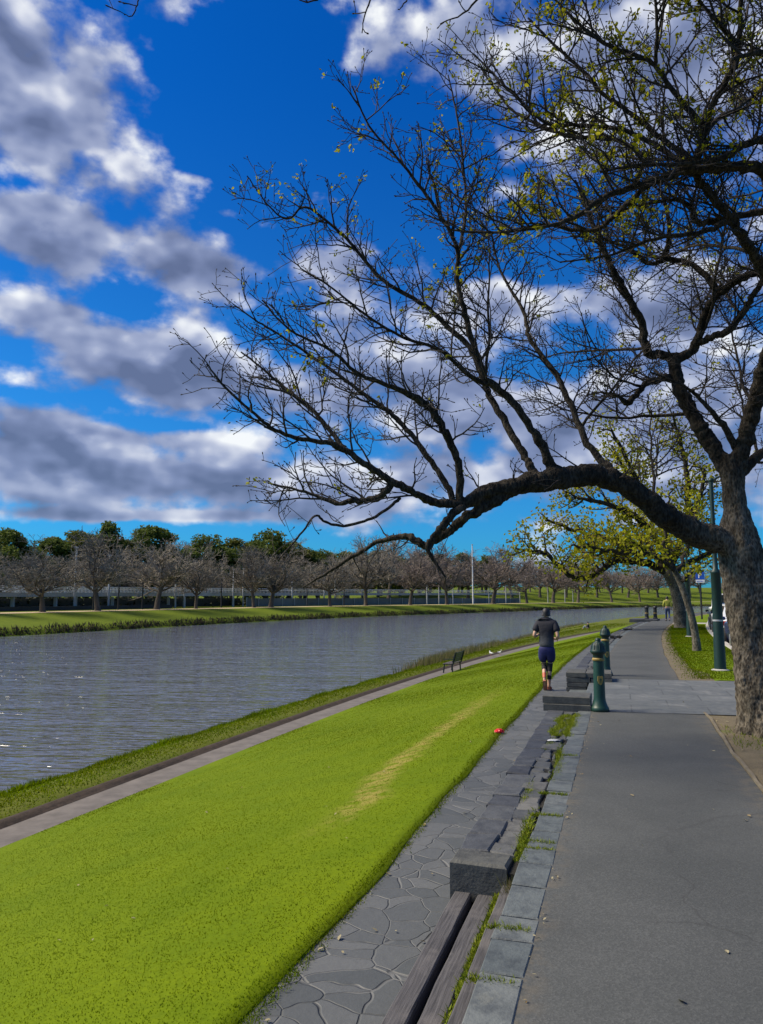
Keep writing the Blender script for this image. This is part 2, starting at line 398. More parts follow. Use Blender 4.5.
simple('car_black', (.012, .013, .016), .25, .2, var=.05, spec=.6)
simple('car_glass', (.012, .016, .020), .06, var=.1, spec=.8)
simple('tyre_rubber', (.010, .010, .011), .85, var=.15)
simple('alloy', (.42, .43, .45), .35, .7, var=.06)
simple('tail_lamp_red', (.35, .010, .010), .25, var=.1)
simple('skin', (.50, .30, .20), .55, var=.06, scale=5)
simple('hair_black', (.008, .008, .010), .6, var=.2)
simple('cap_grey', (.05, .056, .075), .7, var=.15)
m, t, b = new_mat('shirt_charcoal'); v = coords(t)
s = t.n('ShaderNodeSeparateXYZ'); t.lk(v, s.inputs[0])
f = t.m('ADD', t.ss(s.outputs[2], 1.24, .98), t.m('MULTIPLY', t.m('SUBTRACT', t.noise(v, 16, 5, .6), .5), .7))
t.lk(t.mix(t.m('MULTIPLY', f, .55, clamp=True), c4((.012, .013, .022)), c4((.075, .085, .10))), b.inputs['Base Color']); b.inputs['Roughness'].default_value = .85
bump(t, b, t.noise(v, 11, 4), .6, .02)
simple('shorts_navy', (.006, .009, .085), .75, var=.25, scale=6, bmp=.01)
simple('sleeve_black', (.008, .008, .009), .8, var=.2)
simple('shoe_orange', (.52, .13, .07), .6, var=.3, scale=18)
simple('shoe_sole', (.40, .16, .11), .8, var=.2)
simple('hivis_yellow', (.30, .31, .04), .75, var=.15, scale=7)
simple('jeans_blue', (.035, .055, .13), .85, var=.2)
simple('jacket_dark', (.012, .018, .022), .8, var=.2)
simple('jeans_pale', (.20, .30, .38), .85, var=.15)
simple('red_plastic', (.62, .015, .02), .45, var=.2, scale=20)
simple('tissue_white', (.5, .51, .53), .8, var=.08, scale=20)
simple('gull_white', (.75, .75, .72), .7, var=.05)
simple('gull_grey', (.32, .34, .37), .7, var=.06)
simple('gull_orange', (.55, .16, .05), .6, var=.05)
M = MATS

# ------------------------------------------------------------------ mesh helpers
class MB:
    """collects vertices and faces of ONE mesh"""
    def __init__(s): s.V = []; s.F = []; s.n = 0; s.UV = []
    def add(s, V, F, uv=None):
        V = np.asarray(V, float).reshape(-1, 3)
        F = np.asarray(F, int)
        s.V.append(V); s.F.append(F + s.n); s.n += len(V)
        s.UV.append(np.zeros((len(V), 2)) if uv is None else np.asarray(uv, float))
    def tube(s, P, r, n=6, cap=False, uvs=False):
        P = np.asarray(P, float); k = len(P)
        r = np.broadcast_to(np.asarray(r, float), (k,))
        T = np.empty_like(P); T[1:-1] = P[2:] - P[:-2]; T[0] = P[1] - P[0]; T[-1] = P[-1] - P[-2]
        T /= np.linalg.norm(T, axis=1, keepdims=True) + 1e-12
        a = np.array([0, 0, 1.]) if abs(T[0, 2]) < .9 else np.array([1., 0, 0])
        A = np.empty_like(P)
        x = np.cross(T[0], a); x /= np.linalg.norm(x); A[0] = x
        for i in range(1, k):
            x = x - T[i] * np.dot(x, T[i]); x /= np.linalg.norm(x) + 1e-12; A[i] = x
        B = np.cross(T, A)
        an = np.arange(n) * 2 * math.pi / n
        V = P[:, None] + r[:, None, None] * (np.cos(an)[None, :, None] * A[:, None] + np.sin(an)[None, :, None] * B[:, None])
        i = np.arange(k - 1)[:, None] * n; j = np.arange(n)[None]; j2 = (j + 1) % n
        F = np.stack([i + j, i + j2, i + n + j2, i + n + j], -1).reshape(-1, 4)
        s.add(V.reshape(-1, 3), F)
        if cap:
            b0 = s.n - k * n
            for ring, c in ((0, P[0]), (k - 1, P[-1])):
                q = np.arange(n)
                rv = V[ring]
                vv = np.vstack([rv, c[None]])
                ff = np.stack([q, (q + 1) % n, np.full(n, n)], -1)
                if ring == 0: ff = ff[:, ::-1]
                s.add(vv, ff)
        return V
    def lathe(s, prof, n=20, loc=(0, 0, 0)):
        pr = np.asarray(prof, float); an = np.arange(n) * 2 * math.pi / n
        V = np.stack([pr[:, 0][:, None] * np.cos(an), pr[:, 0][:, None] * np.sin(an), np.repeat(pr[:, 1][:, None], n, 1)], -1)
        k = len(pr); i = np.arange(k - 1)[:, None] * n; j = np.arange(n)[None]; j2 = (j + 1) % n
        F = np.stack([i + j, i + j2, i + n + j2, i + n + j], -1).reshape(-1, 4)
        s.add(V.reshape(-1, 3) + np.asarray(loc), F)
    def box(s, lo, hi, ch=0.0, fn=None):
        (x0, y0, z0), (x1, y1, z1) = lo, hi
        if ch <= 0:
            V = np.array([[x0, y0, z0], [x1, y0, z0], [x1, y1, z0], [x0, y1, z0], [x0, y0, z1], [x1, y0, z1], [x1, y1, z1], [x0, y1, z1]])
            F = [[0, 3, 2, 1], [4, 5, 6, 7], [0, 1, 5, 4], [1, 2, 6, 5], [2, 3, 7, 6], [3, 0, 4, 7]]
        else:
            c = ch
            def rect(z, k): return [[x0 + k, y0 + k, z], [x1 - k, y0 + k, z], [x1 - k, y1 - k, z], [x0 + k, y1 - k, z]]
            V = np.array(rect(z0, c) + rect(z0 + c, 0) + rect(z1 - c, 0) + rect(z1, c))
            F = [[3, 2, 1, 0], [12, 13, 14, 15]]
            for q in (0, 4, 8):
                for e in range(4): F.append([q + e, q + (e + 1) % 4, q + 4 + (e + 1) % 4, q + 4 + e])
        if fn is not None: V = np.array([fn(*p) for p in V])
        s.add(V, F)
    def bar(s, a, b_, w, h, up=(0, 0, 1)):
        """square bar from a to b"""
        a = np.asarray(a, float); b_ = np.asarray(b_, float); d_ = b_ - a; L = np.linalg.norm(d_); d_ /= L
        x = np.cross(d_, up); x /= np.linalg.norm(x) + 1e-12; y = np.cross(x, d_)
        V = [q + x * sx * w / 2 + y * sy * h / 2 for q in (a, b_) for sx, sy in ((-1, -1), (1, -1), (1, 1), (-1, 1))]
        s.add(V, [[3, 2, 1, 0], [4, 5, 6, 7], [0, 1, 5, 4], [1, 2, 6, 5], [2, 3, 7, 6], [3, 0, 4, 7]])
    def build(s, name, mat, parent=None, smooth=False):
        me = bpy.data.meshes.new(name)
        V = np.concatenate(s.V); UV = np.concatenate(s.UV)
        loops = np.concatenate([f.reshape(-1) for f in s.F])
        tot = np.concatenate([np.full(len(f), f.shape[1]) for f in s.F])
        me.vertices.add(len(V)); me.vertices.foreach_set('co', V.astype(np.float32).ravel())
        me.loops.add(len(loops)); me.loops.foreach_set('vertex_index', loops.astype(np.int32))
        me.polygons.add(len(tot))
        st = np.concatenate([[0], np.cumsum(tot)[:-1]])
        me.polygons.foreach_set('loop_start', st.astype(np.int32))
        me.polygons.foreach_set('loop_total', tot.astype(np.int32))
        me.polygons.foreach_set('use_smooth', np.full(len(tot), smooth))
        if UV.any():
            ul = me.uv_layers.new(name='metres'); ul.data.foreach_set('uv', UV[loops].astype(np.float32).ravel())
        me.update(calc_edges=True); me.validate()
        me.materials.append(M[mat] if isinstance(mat, str) else mat)
        o = bpy.data.objects.new(name, me); COL.objects.link(o)
        if parent is not None: o.parent = parent
        return o
def tag(o, label=None, cat=None, group=None, kind=None):
    if label: o['label'] = label
    if cat: o['category'] = cat
    if group: o['group'] = group
    if kind: o['kind'] = kind
    return o
def empty(name, loc=(0, 0, 0), rz=0.0):
    o = bpy.data.objects.new(name, None); COL.objects.link(o)
    o.location = Vector([float(x) for x in loc]); o.rotation_euler = (0, 0, rz); o.empty_display_size = .2
    return o
def copy_tree(o, parent=None):
    c = o.copy(); COL.objects.link(c)
    if parent is not None: c.parent = parent
    for ch in list(o.children): copy_tree(ch, c)
    return c

# ------------------------------------------------------------------ path frame: u along the path, v to its right
_vp = ray(620, HOR); TH = math.atan2(_vp[0], _vp[1]); U0, RAD = 15.0, 340.0
def W(u, v, z=0.0):
    if u <= U0: a, b_ = u, v
    else:
        ph = (u - U0) / RAD
        a = U0 + (RAD - v) * math.sin(ph); b_ = RAD - (RAD - v) * math.cos(ph)
    return np.array([a * math.sin(TH) + b_ * math.cos(TH), a * math.cos(TH) - b_ * math.sin(TH), z])
def head(u): return TH + (max(0, u - U0)) / RAD          # heading from +Y to +X
def UVof(q):
    x, y = q[0], q[1]; u = x * math.sin(TH) + y * math.cos(TH); v = x * math.cos(TH) - y * math.sin(TH)
    if u <= U0: return u, v
    du, dv = u - U0, v - RAD; r = math.hypot(du, dv)
    return U0 + RAD * math.atan2(du, -dv), RAD - r
rng = np.random.default_rng(7)
def steps(a, b_, near=0.5, far=8.0):
    u = [a]
    while u[-1] < b_: u.append(u[-1] + min(far, max(near, abs(u[-1]) * .05)))
    u[-1] = b_
    return np.array(u)
def ribbon(name, us, prof, mat, kind='structure', smooth=True):
    """prof(u) -> list of (v, z)"""
    mb = MB(); V = []; UVs = []; k = None
    for u in us:
        pr = prof(u); k = len(pr)
        for v, z in pr: V.append(W(u, v, z)); UVs.append((u, v))
    n = len(us); i = np.arange(n - 1)[:, None] * k; j = np.arange(k - 1)[None]
    F = np.stack([i + j, i + j + 1, i + k + j + 1, i + k + j], -1).reshape(-1, 4)
    F = F[:, ::-1]
    mb.add(V, F, UVs)
    o = mb.build(name, mat, smooth=smooth)
    # make normals face up
    if o.data.polygons[0].normal.z < 0: o.data.flip_normals()
    tag(o, kind=kind); return o

V_AL, V_AR, V_WALL, V_LAWN, V_LPR, V_LPL, V_WAT = -.45, 1.07, -1.06, -1.66, -8.75, -9.55, -11.95
Z_PAVE, Z_LOW, Z_WATER = -.28, -2.0, -2.4
def wob(u, s, a): return a * (math.sin(u * 1.7 + s) + .6 * math.sin(u * 4.3 + 2 * s) + .4 * math.sin(u * 9.1 + 3 * s))
def v_water(u): return V_WAT - (max(0, u - 40) / 60) ** 1.5 * 6
def lawn_z(v):
    f = (V_LAWN - v) / (V_LAWN - V_LPR)
    f = min(1, max(0, f))
    return Z_PAVE + .022 + (Z_LOW - Z_PAVE - .022) * (f * .8 + .2 * (3 * f * f - 2 * f ** 3))
# ------------------------------------------------------------------ setting: near bank
US = steps(-14, 420)
ribbon('ground', US, lambda u: [(V_AL - .02, -.03), (1.0, -.03), (1.12, -.004), (3.05, -.004), (3.14, -.02)], 'dirt')
ribbon('asphalt_path', US, lambda u: [(V_AL - .03, -.006), (V_AL + (wob(u, 1, .008) if u < 60 else 0), .0), (.3, .006), (V_AR + (wob(u, 2, .012) if u < 60 else 0), .0)], 'asphalt')
ribbon('stone_paving', US, lambda u: [(V_LAWN - .04, Z_PAVE), (V_WALL + .5, Z_PAVE)], 'crazy_paving')
def lawn_prof(u):
    e = V_LAWN + wob(u, 5, .022) + .012 * math.sin(u * 23)
    out = [(e + .015, Z_PAVE - .03), (e, Z_PAVE + .014)]
    for f in np.linspace(.02, 1, 14):
        v = e + (V_LPR - e) * f
        out.append((v, lawn_z(v) + .012 * math.sin(u * .9 + v) * (f < .98)))
    return out
ribbon('lawn', US, lawn_prof, 'lawn_turf')
ribbon('lower_path', US, lambda u: [(V_LPR + .25, Z_LOW - .03), (V_LPR, Z_LOW + .004), (V_LPL, Z_LOW + .0), (V_LPL - .2, Z_LOW - .02)], 'gravel_path')
def bank_prof(u):
    w = v_water(u)
    e = V_LPL + wob(u, 9, .03)
    return [(e + .06, Z_LOW - .02), (e, Z_LOW + .05), (e - .5, Z_LOW + .07), (.5 * (e + w), Z_LOW + .02), (w + .5, Z_LOW - .15), (w, Z_WATER - .02), (w - .6, Z_WATER - .5)]
ribbon('river_bank', US, bank_prof, 'bank_turf')
ribbon('bank_kerb', steps(-14, 120), lambda u: [(V_LPL + .12, Z_LOW + .006), (V_LPL + .05 + wob(u, 9, .03), Z_LOW + .03), (V_LPL - .02 + wob(u, 9, .03), Z_LOW + .08), (V_LPL - .10, Z_LOW + .07)], 'bank_edge')
# verge: grass island beyond the crossing with a worn dirt edge
def verge_prof(u):
    s = V_AR + .42 + wob(u, 3, .05) + .25 * math.exp(-((u - 17) / 1.6) ** 2)
    return [(s, -.006), (s + .1, .010), (2.4, .016), (3.05, .010), (3.13, -.01)]
ribbon('verge_lawn', np.linspace(16.35, 52, 70), verge_prof, 'verge_turf')
ribbon('further_verge', np.linspace(54.5, 300, 60), verge_prof, 'verge_turf')
ribbon('kerb', US, lambda u: [(3.10, -.05), (3.12, .02), (3.32, .02), (3.34, -.14)], 'concrete', smooth=False)
ribbon('road', US, lambda u: [(3.30, -.13), (8.5, -.07), (14.0, -.13)], 'road_asphalt')
ribbon('far_kerb', US, lambda u: [(13.9, -.14), (13.92, .02), (14.2, .02), (14.3, -.05)], 'concrete', smooth=False)
ribbon('park_ground', US, lambda u: [(14.15, -.02), (30, .2), (110, .6)], 'verge_turf')
ribbon('second_crossing', np.linspace(52, 54.4, 4), lambda u: [(V_AR + .05, .004), (3.10, .004)], 'concrete')
# crossing of bluestone slabs
mb = MB()
quad = [W(11.42, V_AL + .02, .008), W(11.78, 3.10, .008), W(16.45, 3.10, .008), W(15.95, V_AL + .02, .008)]
quv = [(0, 0), (3.8, 0.), (3.8, 4.6), (0, 4.6)]
mb.add(quad, [[0, 1, 2, 3]], quv)
tag(mb.build('stone_crossing', 'slab_paving'), kind='structure')
# road marking beside parked cars
mb = MB()
for u in np.arange(10, 120, 6.2): mb.add([W(u, 5.75, -.092), W(u, 5.85, -.092), W(u + .9, 5.85, -.092), W(u + .9, 5.75, -.092)], [[0, 1, 2, 3]])
tag(mb.build('road_marking', 'road_paint'), kind='structure')
# river
mb = MB(); S = 1500
mb.add([(-S, -300, Z_WATER), (S, -300, Z_WATER), (S, S, Z_WATER), (-S, S, Z_WATER)], [[0, 1, 2, 3]])
tag(mb.build('river', 'river_water'), kind='structure')

# ------------------------------------------------------------------ far bank
BK = np.array([(-79., -45.), (-58., 30.), (-39.6, 78.8), (-21.2, 127.7), (2, 172), (34.2, 218.6), (72, 278), (116, 336), (175, 378), (260, 400), (420, 410), (800, 410)])
def _cr(P, n=16):
    out = []
    for i in range(len(P) - 1):
        p0, p1, p2, p3 = P[max(i - 1, 0)], P[i], P[i + 1], P[min(i + 2, len(P) - 1)]
        for q in np.linspace(0, 1, n, endpoint=False):
            out.append(.5 * (2 * p1 + (p2 - p0) * q + (2 * p0 - 5 * p1 + 4 * p2 - p3) * q * q + (3 * p1 - p0 - 3 * p2 + p3) * q ** 3))
    out.append(P[-1]); return np.array(out)
BC = _cr(BK)
BT = np.gradient(BC, axis=0); BT /= np.linalg.norm(BT, axis=1, keepdims=True)
BN = np.stack([-BT[:, 1], BT[:, 0]], -1)
BS = np.concatenate([[0], np.cumsum(np.linalg.norm(np.diff(BC, axis=0), axis=1))])
def far_rise(y): return min(1, max(0, (y - 190) / 120))
def far_z(w, y):
    """height of the far bank at w metres from the water line"""
    pts = [(-3, -3.4), (0, -2.45), (.9, -1.75), (2.2, -1.5), (12, -.42), (13, -.35), (18, -.25), (30, .0), (80, .6), (400, 3)]
    z = np.interp(w, [p[0] for p in pts], [p[1] for p in pts])
    return z + far_rise(y) * max(0, min(w, 95) - 24) * .11
def far_pt(i, w):
    p = BC[i] + BN[i] * w; return np.array([p[0], p[1], far_z(w, BC[i][1])])
def far(px, w, dz=0.0):
    """ground point w metres behind the far water line, seen in picture column px"""
    best, bp = 1e9, None
    xs = [];
    for i in range(len(BC)):
        p = far_pt(i, w)
        if p[1] < 20: xs.append(None); continue
        xs.append(project(p)[0])
    for i in range(len(BC) - 1):
        if xs[i] is None or xs[i + 1] is None: continue
        if (xs[i] - px) * (xs[i + 1] - px) <= 0:
            f = (px - xs[i]) / (xs[i + 1] - xs[i] + 1e-9)
            p = far_pt(i, w) * (1 - f) + far_pt(i + 1, w) * f
            return p + np.array([0, 0, dz])
    i = min((k for k in range(len(xs)) if xs[k] is not None), key=lambda k: abs(xs[k] - px))
    return far_pt(i, w) + np.array([0, 0, dz])
def far_ribbon(name, ws, mat, lift=0.0, i0=0, i1=None):
    mb = MB(); V = []
    i1 = len(BC) if i1 is None else i1
    for i in range(i0, i1):
        for w in ws:
            p = far_pt(i, w + (.35 * math.sin(BS[i] * .21) + .2 * math.sin(BS[i] * .77) if 0 <= w < 2 else 0)); p[2] += lift; V.append(p)
    k = len(ws); n = i1 - i0
    i = np.arange(n - 1)[:, None] * k; j = np.arange(k - 1)[None]
    F = np.stack([i + j, i + k + j, i + k + j + 1, i + j + 1], -1).reshape(-1, 4)
    mb.add(V, F); o = mb.build(name, mat, smooth=True)
    if o.data.polygons[len(o.data.polygons) // 2].normal.z < 0: o.data.flip_normals()
    tag(o, kind='structure'); return o
far_ribbon('far_bank', [-3, -1, 0, .5, .9, 1.5, 2.2, 5, 9, 12, 13.2], 'far_turf')
far_ribbon('far_path', [13.0, 14.5, 16.6], 'sand_path', .012)
far_ribbon('far_ground', [16.2, 18, 24, 30, 45], 'far_turf', 0.0)
far_ribbon('far_land', [45, 80, 130, 400], 'far_turf', -.02)
print('setting ok')

# ------------------------------------------------------------------ grass, moss, reeds (stuff)
def blades(name, P, h, w, mat, lean=.5, up=None, seed=1):
    r = np.random.default_rng(seed); n = len(P)
    an = r.uniform(0, 2 * math.pi, n); ln = r.uniform(0, lean, n) * h; la = r.uniform(0, 2 * math.pi, n)
    side = np.stack([np.cos(an), np.sin(an), np.zeros(n)], -1) * (w / 2)[:, None]
    tip = np.stack([np.cos(la) * ln, np.sin(la) * ln, h], -1)
    V = np.stack([P - side, P + side, P + tip], 1).reshape(-1, 3)
    F = np.arange(3 * n).reshape(n, 3)
    mb = MB(); mb.add(V, F)
    o = mb.build(name, mat); tag(o, kind='stuff'); return o
_cs, _sn = math.cos(TH), math.sin(TH)
def Wn(u, v, z):
    """W for arrays"""
    ph = np.maximum(0, u - U0) / RAD
    a = np.where(u <= U0, u, U0 + (RAD - v) * np.sin(ph)); b_ = np.where(u <= U0, v, RAD - (RAD - v) * np.cos(ph))
    return np.stack([a * _sn + b_ * _cs, a * _cs - b_ * _sn, z], -1)
N = 330000
u = 1.6 * (45 / 1.6) ** rng.uniform(0, 1, N); v = rng.uniform(V_LPR + .02, V_LAWN + .0, N)
u = np.where(v > -3, u, u + rng.uniform(0, 1, N) * 1.0)
f = np.clip((V_LAWN - v) / (V_LAWN - V_LPR), 0, 1)
z = Z_PAVE + .022 + (Z_LOW - Z_PAVE - .022) * (f * .8 + .2 * (3 * f * f - 2 * f ** 3)) + .012 * np.sin(u * .9 + v)
P = Wn(u, v, z - .004)
dist = np.linalg.norm(P - np.array([0, 0, CAM_H]), axis=1)
h = rng.uniform(.004, .013, N) * (1 + .012 * dist); wd = .0030 + .0010 * dist
blades('lawn_grass', P, h, wd, 'grass_blade', 1.1, seed=2)
# ragged grass lip over the paving edge
N = 11000
u = 1.6 * (60 / 1.6) ** rng.uniform(0, 1, N); v = V_LAWN + rng.normal(.0, .030, N)
P = Wn(u, v, np.full(N, Z_PAVE + .006)); dist = np.linalg.norm(P, axis=1)
blades('lawn_edge_grass', P, rng.uniform(.006, .020, N), .004 + .001 * dist, 'grass_blade', 1.4, seed=3)
# verge grass
N = 42000
u = rng.uniform(16.5, 50, N); v = rng.uniform(V_AR + .40, 3.05, N)
P = Wn(u, v, np.full(N, .008)); dist = np.linalg.norm(P, axis=1)
blades('verge_grass', P, rng.uniform(.012, .032, N), .004 + .0011 * dist, 'grass_blade', 1.0, seed=4)
N = 5000
u = rng.uniform(4, 11.6, N); v = rng.uniform(V_AR + .1, 3.05, N)
k = (np.sin(u * 2.1) + np.sin(v * 3.7 + u) + np.sin(u * .9 - v * 1.7)) > .9
P = Wn(u[k], v[k], np.full(k.sum(), -.006))
blades('sparse_verge_grass', P, rng.uniform(.02, .05, k.sum()), np.full(k.sum(), .010), 'moss_blade', 1.2, seed=5)
N = 6000
u = rng.uniform(16.6, 50, N); v = V_AR + .50 - np.abs(rng.normal(0, .16, N))
P = Wn(u, v, np.full(N, -.006)); dist = np.linalg.norm(P, axis=1)
blades('straggling_grass', P, rng.uniform(.012, .03, N), .004 + .0011 * dist, 'grass_blade', 1.0, seed=14)
# river bank grass: short turf, then a taller fringe at the water and reeds further on
N = 90000
u = 4 * (110 / 4) ** rng.uniform(0, 1, N); q = rng.uniform(0, 1, N) ** .55
w = V_WAT - (np.maximum(0, u - 40) / 60) ** 1.5 * 6
v = (V_LPL - .05) * (1 - q) + (w + .1) * q
z = np.interp(q, [0, .2, .5, .8, 1], [Z_LOW + .05, Z_LOW + .07, Z_LOW + .02, Z_LOW - .15, Z_WATER + .05])
P = Wn(u, v, z); dist = np.linalg.norm(P, axis=1)
clump = .5 + .5 * np.sin(u * 1.9) * np.sin(u * .73 + 1)
h = rng.uniform(.015, .05, N) * (1 + 3.2 * clump * (q > .72))
blades('bank_grass', P, h, .004 + .0012 * dist, 'grass_blade', 1.0, seed=6)
N = 9000
u = np.concatenate([rng.normal(45, 3.5, N // 3), rng.uniform(40, 62, N // 3), rng.uniform(60, 110, N // 3)])
w = V_WAT - (np.maximum(0, u - 40) / 60) ** 1.5 * 6
v = w + np.abs(rng.normal(0.1, .45, N))
P = Wn(u, v, np.full(N, Z_WATER + .05)); hh = rng.uniform(.25, .80, N) * np.where(u < 60, 1, .75)
blades('reeds', P, hh, rng.uniform(.03, .06, N), 'reed_blade', .45, seed=7)
# dark fringe at the far water line
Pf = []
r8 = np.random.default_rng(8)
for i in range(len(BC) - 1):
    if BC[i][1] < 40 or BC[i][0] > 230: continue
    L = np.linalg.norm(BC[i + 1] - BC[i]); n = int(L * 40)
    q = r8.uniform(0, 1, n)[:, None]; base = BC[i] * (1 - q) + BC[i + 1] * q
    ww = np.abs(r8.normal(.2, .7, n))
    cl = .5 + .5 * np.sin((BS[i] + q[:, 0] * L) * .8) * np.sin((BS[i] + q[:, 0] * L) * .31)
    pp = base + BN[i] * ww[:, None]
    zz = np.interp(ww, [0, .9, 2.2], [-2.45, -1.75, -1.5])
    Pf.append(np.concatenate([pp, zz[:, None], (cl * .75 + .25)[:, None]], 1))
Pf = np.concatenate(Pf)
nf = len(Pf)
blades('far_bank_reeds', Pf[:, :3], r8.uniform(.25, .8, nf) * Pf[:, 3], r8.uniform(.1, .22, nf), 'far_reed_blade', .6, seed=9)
print('grass ok')

# ------------------------------------------------------------------ bluestone wall with its bench recesses
def stone(mb, u0, u1, v0, v1, z0, z1, r, jit=.012, ch=.010, tilt=.008):
    """one hewn stone in path coordinates"""
    us = [u0, u1, u1, u0]; vs = [v0, v0, v1, v1]
    ju = r.uniform(-jit, jit, 4); jv = r.uniform(-jit, jit, 4); tz = r.uniform(-tilt, tilt, 4)
    cu, cv = (u0 + u1) / 2, (v0 + v1) / 2
    rows = []
    for z, k, tt in ((z0, 0, 0), (z1 - ch, 0, 1), (z1, ch, 1)):
        row = []
        for a in range(4):
            uu = us[a] + ju[a]; vv = vs[a] + jv[a]
            uu -= math.copysign(k, uu - cu); vv -= math.copysign(k, vv - cv)
            row.append(W(uu, vv, z + tz[a] * tt))
        rows.append(row)
    V = np.array(sum(rows, []))
    F = []
    for q in (0, 4):
        for e in range(4): F.append([q + e, q + 4 + e, q + 4 + (e + 1) % 4, q + (e + 1) % 4])
    F.append([11, 10, 9, 8]); F.append([0, 1, 2, 3])
    F = [f[::-1] for f in F]
    mb.add(V, F)
rw = np.random.default_rng(21)
def run(a, b_, lo, hi):
    out = []; u = a
    while u < b_ - lo * .6:
        l = rw.uniform(lo, hi); e = min(b_, u + l)
        if b_ - e < lo * .6: e = b_
        out.append((u, e)); u = e
    return out
U_BENCH, U_WALL, U_LOWB = 4.76, 4.76, 11.42
def wall_stretch(label, u0, u1, group, detailed, caps_from=None):
    root = empty('bluestone_wall', W(u0, -.75, Z_PAVE)); inv = root
    tag(root, label, 'wall', group)
    bits = []
    mb = MB(); mb.box((u0, V_WALL + .03, Z_PAVE - .02), (u1, V_AL - .02, -.035), 0, W)
    if caps_from is not None and caps_from < u0: mb.box((caps_from, -.64, Z_PAVE - .02), (u0, V_AL - .02, -.04), 0, W)
    bits.append(mb.build('wall_core', 'soil'))
    mb = MB()
    for a, b_ in run(caps_from if caps_from is not None else u0, u1, .26, .44):
        stone(mb, a + .010, b_ - .010, -.640 + rw.uniform(-.012, .012), V_AL + .004, -.08, .003 + rw.uniform(-.004, .004), rw, .005, .006, .003)
    bits.append(mb.build('cap_stone_row', 'cap_stone'))
    mb = MB()
    for a, b_ in run(u0 + (.24 if detailed else 0), u1, .30, .52):
        stone(mb, a + .005, b_ - .005, V_WALL, -.83 + rw.uniform(-.03, .03), Z_PAVE + .02, .002 + rw.uniform(-.006, .005), rw)
    bits.append(mb.build('edge_stone_row', 'dark_stone'))
    mb = MB()
    for a, b_ in run(u0 + (.24 if detailed else 0), u1, .16, .30):
        if rw.uniform() < .45:
            m_ = rw.uniform(-.76, -.72)
            stone(mb, a + .008, b_ - .008, -.87, m_ - .012, -.1, -.006 + rw.uniform(-.010, .006), rw, .02)
            if rw.uniform() < .7: stone(mb, a + .012, b_ - .012, m_ + .012, -.672, -.1, -.008 + rw.uniform(-.012, .006), rw, .02)
        else: stone(mb, a + .008, b_ - .008, -.87, -.665 - rw.uniform(0, .03), -.1, -.005 + rw.uniform(-.010, .006), rw, .02)
    bits.append(mb.build('rubble_infill', 'rubble_stone'))
    if detailed:
        mb = MB(); stone(mb, u0, u0 + .23, V_WALL, -.70, Z_PAVE + .06, .006, rw, .010, .016)
        bits.append(mb.build('end_block', 'block_stone'))
    mi = Matrix.Translation(-root.location)
    for o in bits: o.data.transform(mi); o.parent = root
    return root
wall_stretch('long low bluestone wall with mossy joints running along the asphalt path', U_WALL, U_LOWB, None, True, 1.2)

# low two-course block standing on the wall end
def course_block(name, label, cat, courses, base, u0, u1, v0, v1, mat='block_stone', split=(.3, .6)):
    root = empty(name, W((u0 + u1) / 2, (v0 + v1) / 2, base)); tag(root, label, cat)
    z = base; bits = []
    for ci, hgt in enumerate(courses):
        mb = MB(); 
        for a, b_ in run(v0, v1, *split):
            stone(mb, u0 + rw.uniform(-.012, .012), u1 + rw.uniform(-.02, .02), a + .005, b_ - .005, z, z + hgt - .006, rw, .010, .010, .004)
        o = mb.build('stone_course', mat); z += hgt
        bits.append(o)
    mi = Matrix.Translation(-root.location)
    for o in bits: o.data.transform(mi); o.parent = root
    return root
course_block('stone_step', 'low two-course bluestone block with a chipped corner in front of the near bollard', 'stone step', [.11, .11], -.02, 11.45, 12.05, -1.14, -.46, split=(.42, .7))
course_block('stone_pier', 'tall five-course bluestone pier beside the runner and behind the low block', 'stone pier', [.095, .09, .085, .095, .10], Z_PAVE, 15.35, 16.1, -1.06, -.20, split=(.3, .5))
# stone steps down through the gap in the wall
mb = MB()
stone(mb, 12.1, 15.3, -.62, V_AL - .01, Z_PAVE, -.004, rw, .01); 
root = empty('stone_stair', W(13.7, -.8, Z_PAVE)); tag(root, 'flat bluestone stair tread in the wall gap between block and pier', 'stone stair')
mb2 = MB(); stone(mb2, 12.1, 15.3, -1.0, -.62, Z_PAVE, -.14, rw, .01)
for q, nm in ((mb, 'upper_tread'), (mb2, 'lower_tread')):
    o = q.build(nm, 'cap_stone'); o.data.transform(Matrix.Translation(-root.location)); o.parent = root
wall_stretch('bluestone wall stretch continuing past the second bollard', 16.2, 32.0, None, False)
wall_stretch('short far bluestone wall stretch between the two distant bench recesses', 34.6, 40.6, None, False)
wall_stretch('farthest bluestone wall stretch ending under the two dark posts', 43.0, 54.5, None, False)
# timber benches
def beam(mb, u0, u1, v0, v1, z0, z1, r):
    us = np.linspace(u0, u1, 14); ch = .008
    prof = [(v0, z0), (v0, z1 - ch), (v0 + ch, z1), (v1 - ch, z1), (v1, z1 - ch), (v1, z0)]
    V = []; uv = []; cum = [0]
    for a in range(1, 6): cum.append(cum[-1] + math.hypot(prof[a][0] - prof[a - 1][0], prof[a][1] - prof[a - 1][1]))
    off = r.uniform(0, 9); b1 = r.uniform(-.006, .006, 14); b2 = r.uniform(-.003, .003, 14)
    for i, uu in enumerate(us):
        for a, (vv, zz) in enumerate(prof): V.append(W(uu, vv + b1[i] * .6, zz + b2[i])); uv.append((uu, off + cum[a]))
    F = []
    for i in range(13):
        for a in range(5): F.append([i * 6 + a, i * 6 + a + 1, i * 6 + 7 + a, i * 6 + 6 + a])
    F.append([5, 4, 3, 2, 1, 0]);
    mb.add(V, F[:-1], uv)
    mb.add(np.array(V[:6]), [[0, 1, 2, 3, 4, 5]], uv[:6]); mb.add(np.array(V[-6:]), [[5, 4, 3, 2, 1, 0]], uv[-6:])
